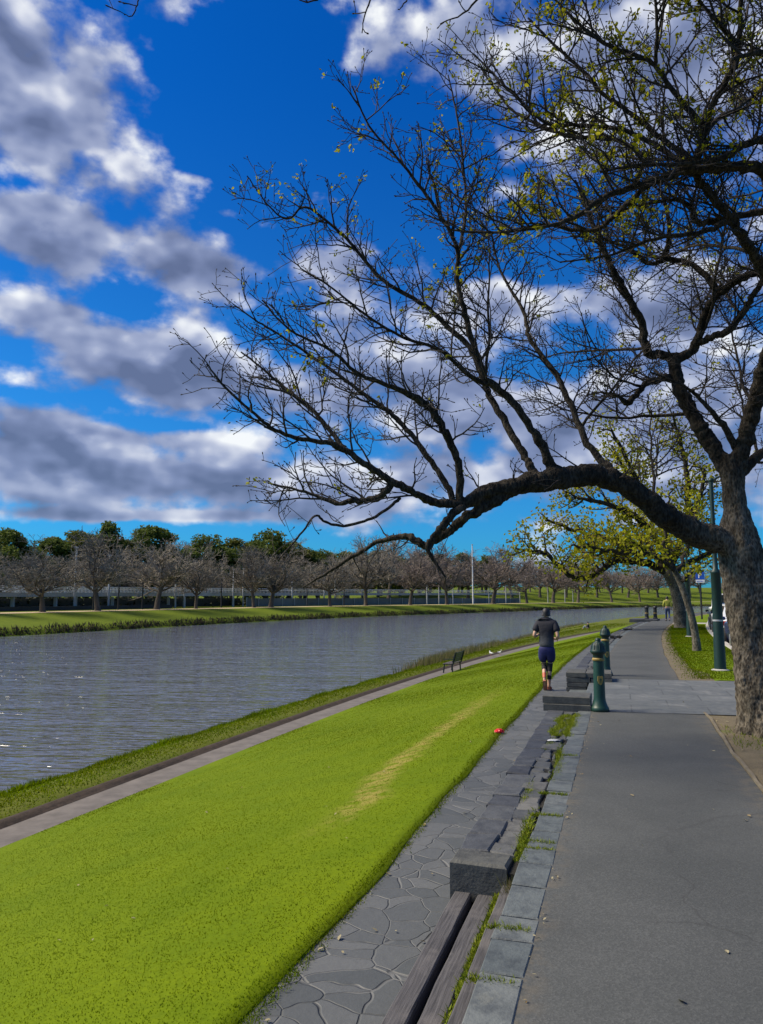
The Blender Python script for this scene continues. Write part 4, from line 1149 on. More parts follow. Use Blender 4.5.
def runner(loc, rz):
    root = empty('person', loc, rz)
    tag(root, 'runner seen from behind in charcoal T-shirt, navy shorts and black knee sleeves on the paving', 'person')
    hip, chest, neck = (0, 0, .94), (0, .045, 1.34), (0, .05, 1.47)
    lw, rw_ = (-.235, .16, 1.12), (.215, .17, 1.06)
    ch = [[('pel', hip, (.125, .095)), ('waist', (0, .02, 1.10), (.125, .09)), ('chest', chest, (.155, .105)), ('neck', neck, .058), ('chin', (0, .075, 1.54), .068), ('skull', (0, .07, 1.61), (.080, .092)), ('crown', (0, .06, 1.68), .062)],
          [('chest', chest, .15), ('ls', (-.185, .03, 1.385), .066), ('lua', (-.235, -.02, 1.26), .048), ('le', (-.275, -.075, 1.13), .040), ('lfa', (-.262, .05, 1.115), .039), ('lw', lw, .026)],
          [('chest', chest, .15), ('rs', (.185, .03, 1.385), .066), ('rua', (.235, -.03, 1.26), .048), ('re', (.27, -.09, 1.12), .040), ('rfa', (.25, .04, 1.085), .039), ('rw', rw_, .026)],
          [('pel', hip, .12), ('lh', (-.088, 0, .88), .090), ('lt', (-.085, .055, .70), .076), ('lk', (-.075, .085, .51), .056), ('lc', (-.062, -.035, .40), .054), ('la', (-.05, -.16, .25), .036), ('lhl', (-.048, -.19, .19), .034), ('ltoe', (-.045, -.09, .085), .030)],
          [('pel', hip, .12), ('rh', (.088, 0, .88), .092), ('rt', (.075, .04, .70), .080), ('rk', (.055, .055, .49), .058), ('rc', (.046, .01, .36), .056), ('ra', (.035, -.02, .115), .037), ('rhl', (.035, -.045, .055), .034), ('rtoe', (.042, .12, .04), .032)]]
    ch += hand(-1, 'lw', lw, (.25, .9, .35), (.3, -.2, -.9)) + hand(1, 'rw', rw_, (-.3, .9, .1), (-.4, -.2, -.9))
    skin('body', ch, 'skin', root)
    # T-shirt, shorts, sleeves, shoes
    skin('t_shirt', [[('ww', (0, -.008, .86), (.19, .15)), ('w', (0, .0, .97), (.185, .145)), ('m', (0, .02, 1.12), (.178, .140)), ('c', (0, .045, 1.33), (.20, .150)), ('n', (0, .048, 1.45), (.17, .12)), ('n2', (0, .05, 1.525), (.09, .085))],
                     [('c', (0, .045, 1.33), .15), ('ls', (-.19, .03, 1.375), .105), ('lsl', (-.26, -.04, 1.205), .085)],
                     [('c', (0, .045, 1.33), .15), ('rs', (.19, .03, 1.375), .105), ('rsl', (.26, -.05, 1.205), .085)]], 'shirt_charcoal', root)
    skin('shorts', [[('p', (0, -.005, .97), (.165, .13)), ('b', (0, -.005, .89), (.175, .135))], [('b', (0, -.005, .89), .15), ('l1', (-.092, .02, .78), .122), ('l2', (-.096, .06, .55), .125)],
                    [('b', (0, -.005, .89), .15), ('r1', (.092, .01, .78), .124), ('r2', (.084, .05, .545), .127)]], 'shorts_navy', root)
    for P, r in (([(-.079, .078, .56), (-.075, .085, .51), (-.068, .03, .455), (-.063, -.02, .415)], [.066, .062, .061, .06]), ([(.061, .050, .56), (.055, .055, .49), (.050, .03, .42), (.047, .015, .385)], [.068, .065, .063, .062])):
        mb = MB(); mb.tube(P, r, 16, True); mb.build('knee_sleeve', 'sleeve_black', root, True)
    mb = MB(); mb.tube([(.045, .005, .30), (.040, -.008, .22)], [.054, .047], 16, True); mb.build('ankle_sleeve', 'sleeve_black', root, True)
    mb = MB(); mb.tube([(-.058, -.08, .345), (-.05, -.15, .262)], [.049, .043], 16, True); mb.build('calf_sleeve', 'shoe_orange', root, True)
    for a, d_, side in (((.037, -.055, .0), (0, 1, .0), 0), ((-.046, -.225, .205), (0.02, .62, -.78), 1)):
        d_ = np.array(d_) / np.linalg.norm(d_); upv = np.array([0, -d_[2], d_[1]]); s_ = np.array([1., 0, 0]); a = np.array(a)
        mb = MB(); rows = []
        for f, w, h0, h in ((0, .030, .018, .085), (.03, .040, .016, .105), (.09, .042, .016, .095), (.17, .049, .016, .07), (.24, .043, .018, .05), (.275, .022, .022, .036)):
            an = np.arange(14) * 2 * math.pi / 14
            rows.append([tuple(a + d_ * f + s_ * math.cos(t_) * w + upv * (h0 + (h - h0) * (.5 + .5 * math.sin(t_)))) for t_ in an])
        loft(mb, rows); sh = mb.build('shoe', 'shoe_orange', root, True)
        mb = MB(); rows = []
        for f, w in ((-.008, .028), (.03, .042), (.09, .043), (.17, .051), (.24, .045), (.28, .022)):
            rows.append([tuple(a + d_ * f + s_ * x * w + upv * z) for x, z in ((-1, 0), (1, 0), (1, .024), (-1, .024))])
        loft(mb, rows); mb.build('sole', 'shoe_sole', sh)
    head_bits(root, (0, .07, 1.60), 'skin', 'hair', 'hair_black')
    mb = MB(); an = np.arange(20) * 2 * math.pi / 20
    loft(mb, [[(math.cos(a) * .099, .066 + math.sin(a) * .108, 1.60 + dz + .02 * math.sin(a)) for a in an] for dz in (-.012, .035)])
    mb.build('headband', 'cap_grey', root, True)
    return root
_r = W(16.2, -1.50, Z_PAVE)
_ro = runner(_r, -head(16.2)); _ro.scale = (.90, .93, .985)

def walker(loc, rz):
    root = empty('person', loc, rz)
    tag(root, 'person in yellow hi-vis top and blue jeans walking at the far path bend', 'person')
    lw, rw_ = (-.25, .08, .92), (.25, .02, .88)
    ch = [[('pel', (0, 0, .95), (.13, .10)), ('waist', (0, .0, 1.1), (.125, .09)), ('chest', (0, .01, 1.36), (.16, .11)), ('neck', (0, .015, 1.50), .056), ('chin', (0, .03, 1.57), .068), ('skull', (0, .02, 1.64), (.080, .092)), ('crown', (0, .015, 1.71), .06)],
          [('chest', (0, .01, 1.36), .15), ('ls', (-.19, 0, 1.40), .064), ('le', (-.255, -.02, 1.15), .042), ('lw', lw, .027)],
          [('chest', (0, .01, 1.36), .15), ('rs', (.19, 0, 1.40), .064), ('re', (.26, -.06, 1.14), .042), ('rw', rw_, .027)],
          [('pel', (0, 0, .95), .12), ('lh', (-.09, 0, .88), .090), ('lk', (-.09, .10, .50), .058), ('la', (-.09, .16, .09), .038), ('lt', (-.09, .28, .045), .034)],
          [('pel', (0, 0, .95), .12), ('rh', (.09, 0, .88), .090), ('rk', (.09, .0, .50), .058), ('ra', (.09, -.20, .12), .038), ('rt', (.09, -.09, .045), .034)]]
    ch += hand(-1, 'lw', lw, (0, .35, -.9), (0, .9, .3)) + hand(1, 'rw', rw_, (0, .2, -.95), (0, .9, .2))
    skin('body', ch, 'skin', root)
    skin('jacket', [[('w', (0, 0, .98), (.165, .125)), ('c', (0, .01, 1.35), (.19, .135)), ('n', (0, .015, 1.47), (.11, .085))], [('c', (0, .01, 1.35), .16), ('ls', (-.195, 0, 1.39), .088), ('le', (-.262, -.02, 1.15), .066), ('lc', (-.258, .05, .98), .05)],
                    [('c', (0, .01, 1.35), .16), ('rs', (.195, 0, 1.39), .088), ('re', (.268, -.06, 1.14), .066), ('rc', (.26, -.01, .96), .05)]], 'hivis_yellow', root)
    skin('jeans', [[('p', (0, 0, .98), (.15, .115)), ('b', (0, 0, .89), (.15, .115))], [('b', (0, 0, .89), .15), ('lh', (-.092, .02, .80), .10), ('lk', (-.09, .10, .50), .075), ('la', (-.09, .155, .12), .06)], [('b', (0, 0, .89), .15), ('rh', (.092, 0, .80), .10), ('rk', (.09, .0, .50), .075), ('ra', (.09, -.19, .15), .06)]], 'jeans_blue', root)
    for x, y0, z0 in ((-.09, .12, 0), (.09, -.25, .03)):
        mb = MB(); rows = []
        for f, w, h in ((0, .035, .08), (.08, .043, .1), (.2, .048, .07), (.29, .025, .045)):
            an = np.arange(10) * 2 * math.pi / 10; rows.append([(x + math.cos(t_) * w, y0 + f, z0 + h * (.5 + .5 * math.sin(t_))) for t_ in an])
        loft(mb, rows); mb.build('shoe', 'black_paint', root, True)
    head_bits(root, (0, .02, 1.63), 'skin', 'hair', 'hair_black')
walker(un(668, 621, 0), -head(57) + .2)
def sitter(loc, rz):
    root = empty('person', loc, rz)
    tag(root, 'small seated person in dark jacket and pale trousers on the lawn near the reeds', 'person')
    lw, rw_ = (-.16, .36, .40), (.16, .36, .42)
    ch = [[('pel', (0, 0, .10), (.14, .11)), ('waist', (0, -.02, .28), (.13, .10)), ('chest', (0, .02, .50), (.16, .115)), ('neck', (0, .05, .63), .056), ('chin', (0, .08, .70), .068), ('skull', (0, .075, .77), (.08, .092)), ('crown', (0, .07, .84), .06)],
          [('chest', (0, .02, .50), .15), ('ls', (-.19, .02, .54), .064), ('le', (-.25, .13, .33), .042), ('lw', lw, .027)], [('chest', (0, .02, .5), .15), ('rs', (.19, .02, .54), .064), ('re', (.25, .13, .33), .042), ('rw', rw_, .027)],
          [('pel', (0, 0, .1), .12), ('lh', (-.10, .08, .11), .09), ('lk', (-.14, .42, .40), .058), ('la', (-.13, .62, .07), .038), ('lt', (-.13, .76, .035), .034)], [('pel', (0, 0, .1), .12), ('rh', (.10, .08, .11), .09), ('rk', (.14, .42, .42), .058), ('ra', (.13, .62, .07), .038), ('rt', (.13, .76, .035), .034)]]
    ch += hand(-1, 'lw', lw, (.2, .8, .1), (0, .2, -.9)) + hand(1, 'rw', rw_, (-.2, .8, .1), (0, .2, -.9))
    skin('body', ch, 'skin', root)
    skin('jacket', [[('w', (0, -.02, .12), (.17, .14)), ('m', (0, -.02, .3), (.165, .13)), ('c', (0, .02, .49), (.19, .14)), ('n', (0, .045, .60), (.11, .085))], [('c', (0, .02, .49), .16), ('ls', (-.195, .02, .53), .088), ('le', (-.255, .13, .33), .066), ('lc', (-.20, .26, .37), .05)], [('c', (0, .02, .49), .16), ('rs', (.195, .02, .53), .088), ('re', (.255, .13, .33), .066), ('rc', (.20, .26, .385), .05)]], 'jacket_dark', root)
    skin('trousers', [[('p', (0, 0, .12), (.15, .115)), ('q', (0, .05, .12), (.15, .11))], [('q', (0, .05, .12), .15), ('lk', (-.14, .42, .40), .08), ('la', (-.13, .60, .11), .06)], [('q', (0, .05, .12), .15), ('rk', (.14, .42, .42), .08), ('ra', (.13, .60, .11), .06)]], 'jeans_pale', root)
    head_bits(root, (0, .075, .77), 'skin', 'hair', 'hair_black')
# march along the sight line to the lawn
_best = None
for Y in np.arange(40, 110, .5):
    p = at(588.5, 629.5, Y); uu, vv = UVof(p)
    gz = lawn_z(vv) if vv > V_LPR else Z_LOW
    if p[2] <= gz: _best = (uu, vv, gz); break
if _best is None: _best = (72, -7.5, -1.7)
print('sitter at', _best)
sitter(W(*_best), -head(_best[0]) + 1.75)
print('people ok')

# ------------------------------------------------------------------ trees
def unit(v): return v / (np.linalg.norm(v) + 1e-12)
def turn(r, T, ang):
    """a direction ang away from T, any side"""
    a = r.normal(0, 1, 3); a = unit(a - T * (a @ T)); return T * math.cos(ang) + a * math.sin(ang)
def walk(r, p, d_, L, k, wig, up):
    P = [np.array(p, float)]; d_ = np.array(d_, float)
    for i in range(k):
        d_ = unit(d_ + r.normal(0, wig, 3) + np.array([0, 0, up])); P.append(P[-1] + d_ * (L / k))
    return np.array(P)
def resample(P, R, step):
    P = np.asarray(P, float); s = np.concatenate([[0], np.cumsum(np.linalg.norm(np.diff(P, axis=0), axis=1))])
    n = max(2, int(s[-1] / step) + 1); q = np.linspace(0, s[-1], n)
    return np.stack([np.interp(q, s, P[:, k]) for k in range(3)], -1), np.interp(q, s, R)
def smooth_line(P, R, n=6):
    P = np.asarray(P, float); R = np.asarray(R, float); out = []; ro = []
    for i in range(len(P) - 1):
        p0, p1, p2, p3 = P[max(i - 1, 0)], P[i], P[i + 1], P[min(i + 2, len(P) - 1)]
        for q in np.linspace(0, 1, n, endpoint=False):
            out.append(.5 * (2 * p1 + (p2 - p0) * q + (2 * p0 - 5 * p1 + 4 * p2 - p3) * q * q + (3 * p1 - p0 - 3 * p2 + p3) * q ** 3)); ro.append(R[i] * (1 - q) + R[i + 1] * q)
    out.append(P[-1]); ro.append(R[-1]); return np.array(out), np.array(ro)
def grow(r, P, R, lvl, cfg, mb, tips, start=.12):
    """side shoots along the line P, and theirs in turn"""
    c = cfg[lvl]
    s = np.concatenate([[0], np.cumsum(np.linalg.norm(np.diff(P, axis=0), axis=1))]); tot = s[-1]
    pos = start * tot + r.uniform(0, c['sp'])
    while pos < tot:
        f = pos / tot
        i = min(len(P) - 2, max(0, int(np.searchsorted(s, pos) - 1))); q = (pos - s[i]) / (s[i + 1] - s[i] + 1e-9)
        p = P[i] * (1 - q) + P[i + 1] * q; T = unit(P[i + 1] - P[i]); rr = R[i] * (1 - q) + R[i + 1] * q
        L = r.uniform(*c['len']) * (1.12 - .62 * f)
        d_ = turn(r, T, math.radians(r.uniform(*c['ang'])))
        if c['up'] and d_[2] < -.25 and r.uniform() < .7: d_[2] *= -.5; d_ = unit(d_)
        Q = walk(r, p, d_, L, c['k'], c['wig'], c['up'])
        r0 = min(rr * .72, c['rad']); RQ = np.linspace(r0, max(c['tip'], r0 * .3), len(Q))
        mb.tube(Q, RQ, c['n'])
        if lvl + 1 < len(cfg): grow(r, Q, RQ, lvl + 1, cfg, mb, tips)
        tips.append((Q[-1], unit(Q[-1] - Q[-2]), lvl))
        pos += c['sp'] * r.uniform(.55, 1.5)
def leaf_cloud(P, size, mat, name, parent, seed):
    return quads(name, P, size, mat, 1, seed, parent=parent)

# the big tree that leans over the path -------------------------------------------------------------
r1 = np.random.default_rng(101)
TY = 9.45
def trace(pts):
    """(column, row, distance, half width in picture points) -> points and radii of the limb where it stands"""
    P = np.array([at(a, b_, Y) for a, b_, Y, w in pts]); R = np.array([w * (.90 if 4 < w < 16 else 1) * Y / FPX for a, b_, Y, w in pts]); return P, R
big = empty('bare_tree', un(767, 735, 0))
tag(big, 'big dark budding tree with a thick limb arching over the lawn, trunk beside the path', 'tree')
bigorg = np.array(big.location)
def place(o): o.data.transform(Matrix.Translation(-big.location)); o.parent = big; return o
_b0 = un(767, 735, 0)
tp = [(769, 741, 9.3, 29), (768, 728, 9.3, 26.5), (763, 700, 9.32, 25), (759, 675, 9.35, 23), (754.5, 640, 9.38, 21.5), (749, 606, 9.4, 20.5), (745, 577, 9.43, 20.5), (741, 553, 9.45, 21), (737.5, 530, 9.45, 17), (735, 508, 9.45, 12.5), (733, 488, 9.45, 11.5), (732, 470, 9.45, 13), (731, 455, 9.45, 11)]
P, R = trace(tp); P, R = smooth_line(P, R, 8)
mb = MB(); nn = 40; base = mb.n
V = mb.tube(P, R, nn)
an = np.arange(nn) * 2 * math.pi / nn
VV = mb.V[0].reshape(len(P), nn, 3)
for i in range(len(P)):
    zz = P[i, 2]
    lump = .035 * np.sin(3 * an + 2.3 * zz) + .028 * np.sin(5 * an - 3.1 * zz + 1) + .020 * np.sin(8 * an + 7 * zz) + .018 * np.sin(11 * an - 13 * zz) + .016 * r1.normal(0, 1, nn)
    flare = max(0, 1 - zz / .35) ** 2 * (.09 + .13 * np.sin(5 * an + .6))
    VV[i] = P[i] + (VV[i] - P[i]) * (1 + lump + flare)[:, None]
mb.V[0] = VV.reshape(-1, 3)
for ring, flip in ((VV[0], True), (VV[-1], False)):
    q = np.arange(nn); ff = np.stack([q, (q + 1) % nn, np.full(nn, nn)], -1); mb.add(np.vstack([ring, ring.mean(0)[None]]), ff[:, ::-1] if flip else ff)
TRUNK = mb
LIMBS = {}
FUSED = {'long': 1.0, 'mid': 1.0, 'right': 1.0, 'right2': .5, 'v1': .16, 'v2': .12, 'v3': .15, 'v4': .1, 'a': .3, 'b': .3, 'b2': .1, 'mid_l': .3, 'mid_r': .3}
def limb(key, pts, sides=12):
    P, R = trace(pts); P, R = smooth_line(P, R, 6)
    st = np.array([.0])
    P[1:-1] += r1.normal(0, .010, P[1:-1].shape) * np.clip(R[1:-1] / .05, .25, 1.0)[:, None]
    R = R * (1 + r1.normal(0, .045, len(R)))
    LIMBS[key] = (P, R)
    if key in FUSED:
        k = int(len(P) * FUSED[key]) + 1
        TRUNK.tube(P[:k], R[:k], sides, True)
        if k >= len(P) - 1: return
        P, R = P[k - 2:], R[k - 2:] * .99
    mb = MB(); mb.tube(P, R, sides, True)
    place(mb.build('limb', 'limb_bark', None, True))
limb('long', [(750, 566, 9.45, 12), (737, 551, 9.45, 15), (722, 541, 9.42, 15.5), (696, 534, 9.35, 15), (670, 519, 9.25, 13.5), (648, 502, 9.15, 12.5), (624, 485, 9.05, 11.5), (598, 476, 8.95, 12), (571, 477, 8.85, 12.5), (547, 480, 8.75, 12), (524, 484, 8.68, 10), (505, 488, 8.62, 9), (484, 492, 8.55, 8), (466, 503, 8.5, 6.5)], 20)
limb('b', [(515, 490, 8.65, 7), (492, 502, 8.6, 6.5), (468, 517, 8.6, 5.5), (452, 529, 8.65, 5), (432, 541, 8.7, 4.5), (427, 546, 8.72, 4.2), (418, 541, 8.75, 3.8), (408, 536, 8.8, 3.4), (392, 538, 8.9, 2.8), (376, 543, 9.0, 2.3), (347, 560, 9.1, 1.9), (325, 574, 9.15, 1.4), (303, 587, 9.2, .9)])
limb('b2', [(466, 503, 8.5, 5.5), (452, 516, 8.45, 4.5), (440, 530, 8.45, 4), (428, 545, 8.45, 3), (431, 556, 8.45, 2), (446, 578, 8.4, 1)])
limb('a', [(478, 495, 8.55, 5.5), (460, 503, 8.5, 5.5), (435, 502, 8.4, 5), (410, 491, 8.3, 4.6), (385, 477, 8.25, 4.2), (364, 463, 8.2, 3.4), (338, 446, 8.15, 3), (313, 441, 8.1, 2.4), (280, 433, 8.0, 2.0), (255, 414, 7.9, 1.6), (225, 387, 7.8, 1.2), (207, 364, 7.75, .8)])
limb('a2', [(392, 481, 8.27, 3.8), (385, 492, 8.3, 3.6), (372, 500, 8.35, 3.4), (352, 501, 8.4, 3.0), (336, 503, 8.45, 2), (305, 492, 8.5, 1.4), (271, 484, 8.55, .8)])
limb('a3', [(345, 450, 8.17, 2.6), (328, 428, 8.3, 2.2), (313, 410, 8.4, 2.0), (284, 387, 8.55, 1.6), (262, 368, 8.6, 1.2), (241, 352, 8.65, .8)])
limb('v1', [(556, 474, 8.78, 6), (550, 463, 8.76, 5.4), (535, 435, 8.7, 4.6), (508, 397, 8.6, 4.2), (487, 380, 8.55, 3.8), (471, 337, 8.45, 3.2), (464, 310, 8.4, 2.9), (457, 280, 8.35, 2.6), (458, 253, 8.3, 2.3), (449, 229, 8.25, 2.1), (427, 196, 8.2, 1.8), (398, 159, 8.1, 1.4), (369, 126, 8.05, 1.1), (352, 86, 8.0, .7)])
limb('v1b', [(458, 253, 8.3, 2.0), (464, 228, 8.4, 1.7), (466, 199, 8.5, 1.4), (462, 152, 8.6, 1.2), (457, 115, 8.65, 1.0), (448, 75, 8.7, .7)])
limb('v2', [(538, 478, 8.72, 5.5), (531, 467, 8.75, 5), (519, 446, 8.85, 4.2), (503, 420, 8.95, 3.8), (489, 395, 9.05, 3.4), (480, 368, 9.12, 3.2), (468, 345, 9.2, 2.9), (446, 325, 9.25, 2.6), (420, 302, 9.3, 2.3), (383, 280, 9.3, 2.0), (354, 247, 9.3, 1.7), (336, 229, 9.3, 1.5), (306, 207, 9.3, 1.2), (288, 219, 9.28, 1.0), (270, 207, 9.25, .8), (247, 176, 9.2, .6)])
limb('v3', [(616, 478, 9.0, 5), (609, 468, 9.05, 4.2), (588, 443, 9.2, 3.6), (567, 397, 9.4, 3.0), (554, 371, 9.5, 2.7), (529, 337, 9.65, 2.2), (524, 312, 9.75, 1.8), (500, 270, 9.9, 1.3), (492, 235, 10.0, .8)])
limb('v4', [(464, 504, 8.5, 5), (460, 496, 8.48, 4.6), (459, 462, 8.4, 4.2), (447, 437, 8.3, 4.4), (435, 415, 8.2, 4.6), (422, 402, 8.12, 4.0), (393, 387, 8.0, 2.6), (360, 375, 7.9, 1.9), (330, 350, 7.8, 1.5), (290, 330, 7.7, 1.1), (262, 300, 7.65, .7)])
limb('v5', [(454, 502, 8.5, 3.6), (445, 482, 8.55, 3.1), (435, 467, 8.6, 2.9), (410, 433, 8.7, 2.6), (389, 412, 8.75, 2.3), (359, 391, 8.8, 2.0), (326, 366, 8.85, 1.7), (280, 335, 8.9, 1.2), (255, 320, 8.9, .9), (233, 304, 8.9, .6)])
limb('v6', [(487, 384, 8.56, 2.6), (470, 376, 8.4, 2.2), (440, 350, 8.2, 1.8), (405, 338, 8.0, 1.5), (370, 318, 7.85, 1.3), (335, 290, 7.7, 1.0), (300, 268, 7.6, .7)])
limb('drop', [(400, 498, 8.3, 1.8), (388, 508, 8.2, 1.6), (368, 520, 8.15, 1.5), (343, 526, 8.1, 1.4), (326, 522, 8.05, 1.3), (315, 516, 8.0, 1.1), (300, 535, 7.95, 1.0), (278, 560, 7.9, .6)])
# centre leader
limb('mid', [(733, 482, 9.45, 10), (723, 463, 9.5, 9.5), (711, 443, 9.55, 9), (700, 428, 9.6, 8.6), (690, 410, 9.65, 8), (679, 386, 9.7, 7.4), (674, 364, 9.72, 7), (672, 354, 9.74, 6.5)], 16)
limb('mid_l', [(673, 358, 9.74, 5.6), (660, 354, 9.75, 5.2), (647, 351, 9.75, 5), (642, 325, 9.7, 4.4), (634, 308, 9.65, 4), (622, 287, 9.6, 3.6), (607, 257, 9.5, 3.0), (598, 238, 9.45, 2.4), (588, 212, 9.4, 1.8), (575, 180, 9.3, 1.1)])
limb('mid_r', [(674, 362, 9.74, 6), (684, 356, 9.7, 5.6), (694, 349, 9.65, 5.2), (700, 332, 9.55, 4.8), (706, 312, 9.45, 4.5), (719, 294, 9.35, 4.2), (741, 278, 9.2, 4), (766, 271, 9.05, 3.4), (800, 262, 8.9, 2.4)])
limb('mid_r2', [(699, 342, 9.6, 4.4), (712, 338, 9.5, 4.2), (728, 330, 9.4, 3.8), (742, 314, 9.3, 3.6), (752, 298, 9.2, 3.2), (764, 276, 9.05, 2.6), (778, 250, 8.9, 1.6)])
limb('mid_s', [(677, 380, 9.72, 4), (668, 379, 9.7, 3.6), (647, 383, 9.6, 3.2), (636, 395, 9.55, 3.0), (627, 403, 9.5, 3.2), (618, 396, 9.45, 1.6), (600, 392, 9.4, .9)])
limb('mid_u', [(719, 290, 9.35, 3.4), (708, 280, 9.4, 3.0), (694, 265, 9.5, 2.8), (669, 259, 9.6, 2.6), (650, 264, 9.7, 2.2), (630, 250, 9.75, 2.0), (605, 240, 9.8, 1.5), (570, 236, 9.9, .9)])
limb('mid_v', [(662, 261, 9.62, 2.8), (667, 248, 9.5, 2.8), (669, 237, 9.4, 2.6), (668, 215, 9.25, 2.0), (660, 190, 9.1, 1.2)])
# right leader goes out of the picture and comes back as the high crown
limb('right', [(733, 478, 9.45, 9.5), (740, 455, 9.4, 9.5), (747, 432, 9.3, 9.5), (755, 405, 9.15, 9), (764, 372, 8.9, 9), (774, 335, 8.6, 8.4), (781, 308, 8.3, 8)], 16)
limb('right2', [(738, 478, 9.45, 6), (752, 461, 9.5, 5.5), (770, 449, 9.6, 5), (800, 436, 9.8, 4), (850, 420, 10, 2)])
limb('rsmall', [(738, 452, 9.42, 4), (727, 431, 9.3, 3.4), (712, 412, 9.2, 2.6), (697, 396, 9.15, 2.0), (680, 384, 9.05, 1.2), (650, 372, 8.95, .8)])
limb('high', [(780, 310, 8.3, 7), (770, 285, 8.1, 6.6), (756, 259, 7.9, 6.2), (744, 240, 7.75, 5.6), (735, 225, 7.65, 5.0), (720, 206, 7.5, 4.6), (707, 190, 7.4, 4.4), (692, 170, 7.25, 4)], 14)
limb('high_a', [(781, 308, 8.3, 7), (790, 270, 8.0, 7), (792, 230, 7.7, 6.8), (782, 195, 7.45, 6.6), (763, 172, 7.3, 6.4), (736, 166, 7.2, 6), (715, 168, 7.15, 5.6), (694, 169, 7.1, 5.2), (672, 175, 7.05, 4.6), (652, 182, 7.0, 4), (609, 195, 6.95, 3.2), (580, 214, 6.9, 2.6), (548, 226, 6.85, 1.8), (505, 232, 6.8, 1.2), (460, 232, 6.8, .7)], 14)
limb('high_b', [(696, 172, 7.25, 4.2), (699, 155, 7.2, 4), (703, 138, 7.1, 3.8), (711, 110, 7.0, 3.5), (724, 85, 6.9, 3.2), (736, 63, 6.8, 3), (740, 30, 6.7, 2.8), (740, -10, 6.6, 2.4), (730, -60, 6.5, 1.6)])
limb('high_c', [(707, 124, 7.05, 3.4), (698, 121, 7.05, 3.2), (684, 104, 7.05, 2.9), (669, 85, 7.0, 2.6), (652, 63, 7.0, 2.4), (630, 53, 7.0, 2.1), (609, 46, 7.0, 1.9), (580, 25, 7.0, 1.6), (554, -2, 7.0, 1.1)])
limb('high_d', [(692, 170, 7.25, 3.4), (672, 146, 7.3, 3), (643, 123, 7.4, 2.7), (620, 106, 7.45, 2.4), (601, 93, 7.5, 2.2), (588, 76, 7.5, 1.9), (560, 50, 7.55, 1.5), (528, 18, 7.6, .9)])
limb('high_e', [(690, 170, 7.1, 3.6), (677, 158, 7.15, 3.2), (650, 142, 7.25, 2.8), (622, 131, 7.3, 2.5), (585, 125, 7.4, 2.2), (546, 123, 7.45, 1.9), (517, 97, 7.5, 1.5), (495, 76, 7.55, 1.2), (474, 54, 7.6, .7)])
limb('high_f', [(643, 155, 7.2, 2.6), (610, 138, 7.7, 2.3), (567, 136, 8.0, 1.9), (530, 120, 8.2, 1.6), (508, 106, 8.3, 1.3), (478, 64, 8.4, .8)])
limb('high_g', [(652, 182, 7.0, 3.2), (626, 205, 7.1, 2.8), (601, 228, 7.3, 2.5), (575, 230, 7.4, 2.2), (546, 225, 7.5, 1.9), (500, 232, 7.6, 1.5), (450, 230, 7.7, .8)])
limb('high_h', [(732, 220, 7.65, 4), (720, 220, 7.7, 3.8), (704, 223, 7.75, 3.4), (694, 220, 7.8, 3), (690, 207, 7.8, 2.6), (676, 200, 7.8, 2.0), (640, 205, 7.9, 1.4), (600, 218, 8.0, .8)])
limb('high_i', [(786, 205, 7.5, 4.5), (763, 211, 7.55, 4), (740, 216, 7.6, 3.6), (714, 228, 7.6, 3), (690, 234, 7.55, 2.4), (650, 240, 7.5, 1.8), (610, 255, 7.5, 1.2), (560, 262, 7.5, .7)])
limb('high_j', [(782, 195, 7.45, 5), (775, 150, 7.2, 4.6), (763, 140, 7.1, 4.2), (742, 146, 7.0, 3.8), (724, 157, 6.95, 3.2), (690, 164, 6.9, 2.4), (640, 165, 6.8, 1.8), (600, 172, 6.75, 1.2)])
limb('high_k', [(786, 210, 7.6, 5), (800, 120, 7.0, 4.4), (790, 70, 6.6, 4), (770, 55, 6.4, 3.6), (750, 54, 6.3, 2.6), (730, 60, 6.2, 1.6)])
limb('high_l', [(738, 45, 6.75, 2.4), (715, 20, 6.6, 2.0), (690, -10, 6.5, 1.6), (650, -50, 6.3, 1.1)])
limb('high_m', [(655, 66, 7.0, 2.1), (657, 30, 6.8, 1.8), (655, -5, 6.7, 1.5), (645, -40, 6.6, 1.0)])
limb('high_n', [(705, 135, 7.1, 2.5), (716, 120, 7.3, 2.2), (738, 108, 7.6, 1.9), (762, 90, 7.9, 1.5), (790, 70, 8.2, 1)])
# a high limb that passes over the viewer, its twig tips hang into the top of the picture
limb('over', [(800, 110, 7.0, 5), (790, -20, 6.2, 5), (720, -130, 5.7, 4.6), (600, -165, 5.4, 4), (480, -140, 5.2, 3.4), (380, -120, 5.0, 2.8), (270, -110, 4.9, 2.2), (180, -90, 4.85, 1.6), (120, -60, 4.8, 1)])
for key, pts in (('t1', [(430, -130, 5.1, 2), (410, -70, 5.0, 1.6), (392, -30, 4.95, 1.3), (375, -10, 4.9, 1.0), (366, 12, 4.9, .8), (362, 33, 4.9, .6)]),
                 ('t2', [(330, -114, 4.97, 1.8), (330, -50, 4.9, 1.3), (325, -8, 4.9, 1.0), (308, 2, 4.9, .8), (296, -3, 4.9, .5)]),
                 ('t3', [(190, -92, 4.86, 1.4), (165, -50, 4.85, 1.1), (146, -10, 4.85, .8), (138, 2, 4.85, .7), (132, 16, 4.85, .6), (124, 14, 4.85, .4)]),
                 ('t4', [(480, -140, 5.2, 2), (450, -70, 5.1, 1.6), (420, -20, 5.05, 1.1), (404, 4, 5.0, .7), (398, 10, 5.0, .4)]),
                 ('t5', [(560, -155, 5.3, 2), (530, -80, 5.4, 1.7), (490, -20, 5.6, 1.3), (468, 10, 5.7, 1.0), (440, 24, 5.8, .5)])):
    limb(key, pts, 6)
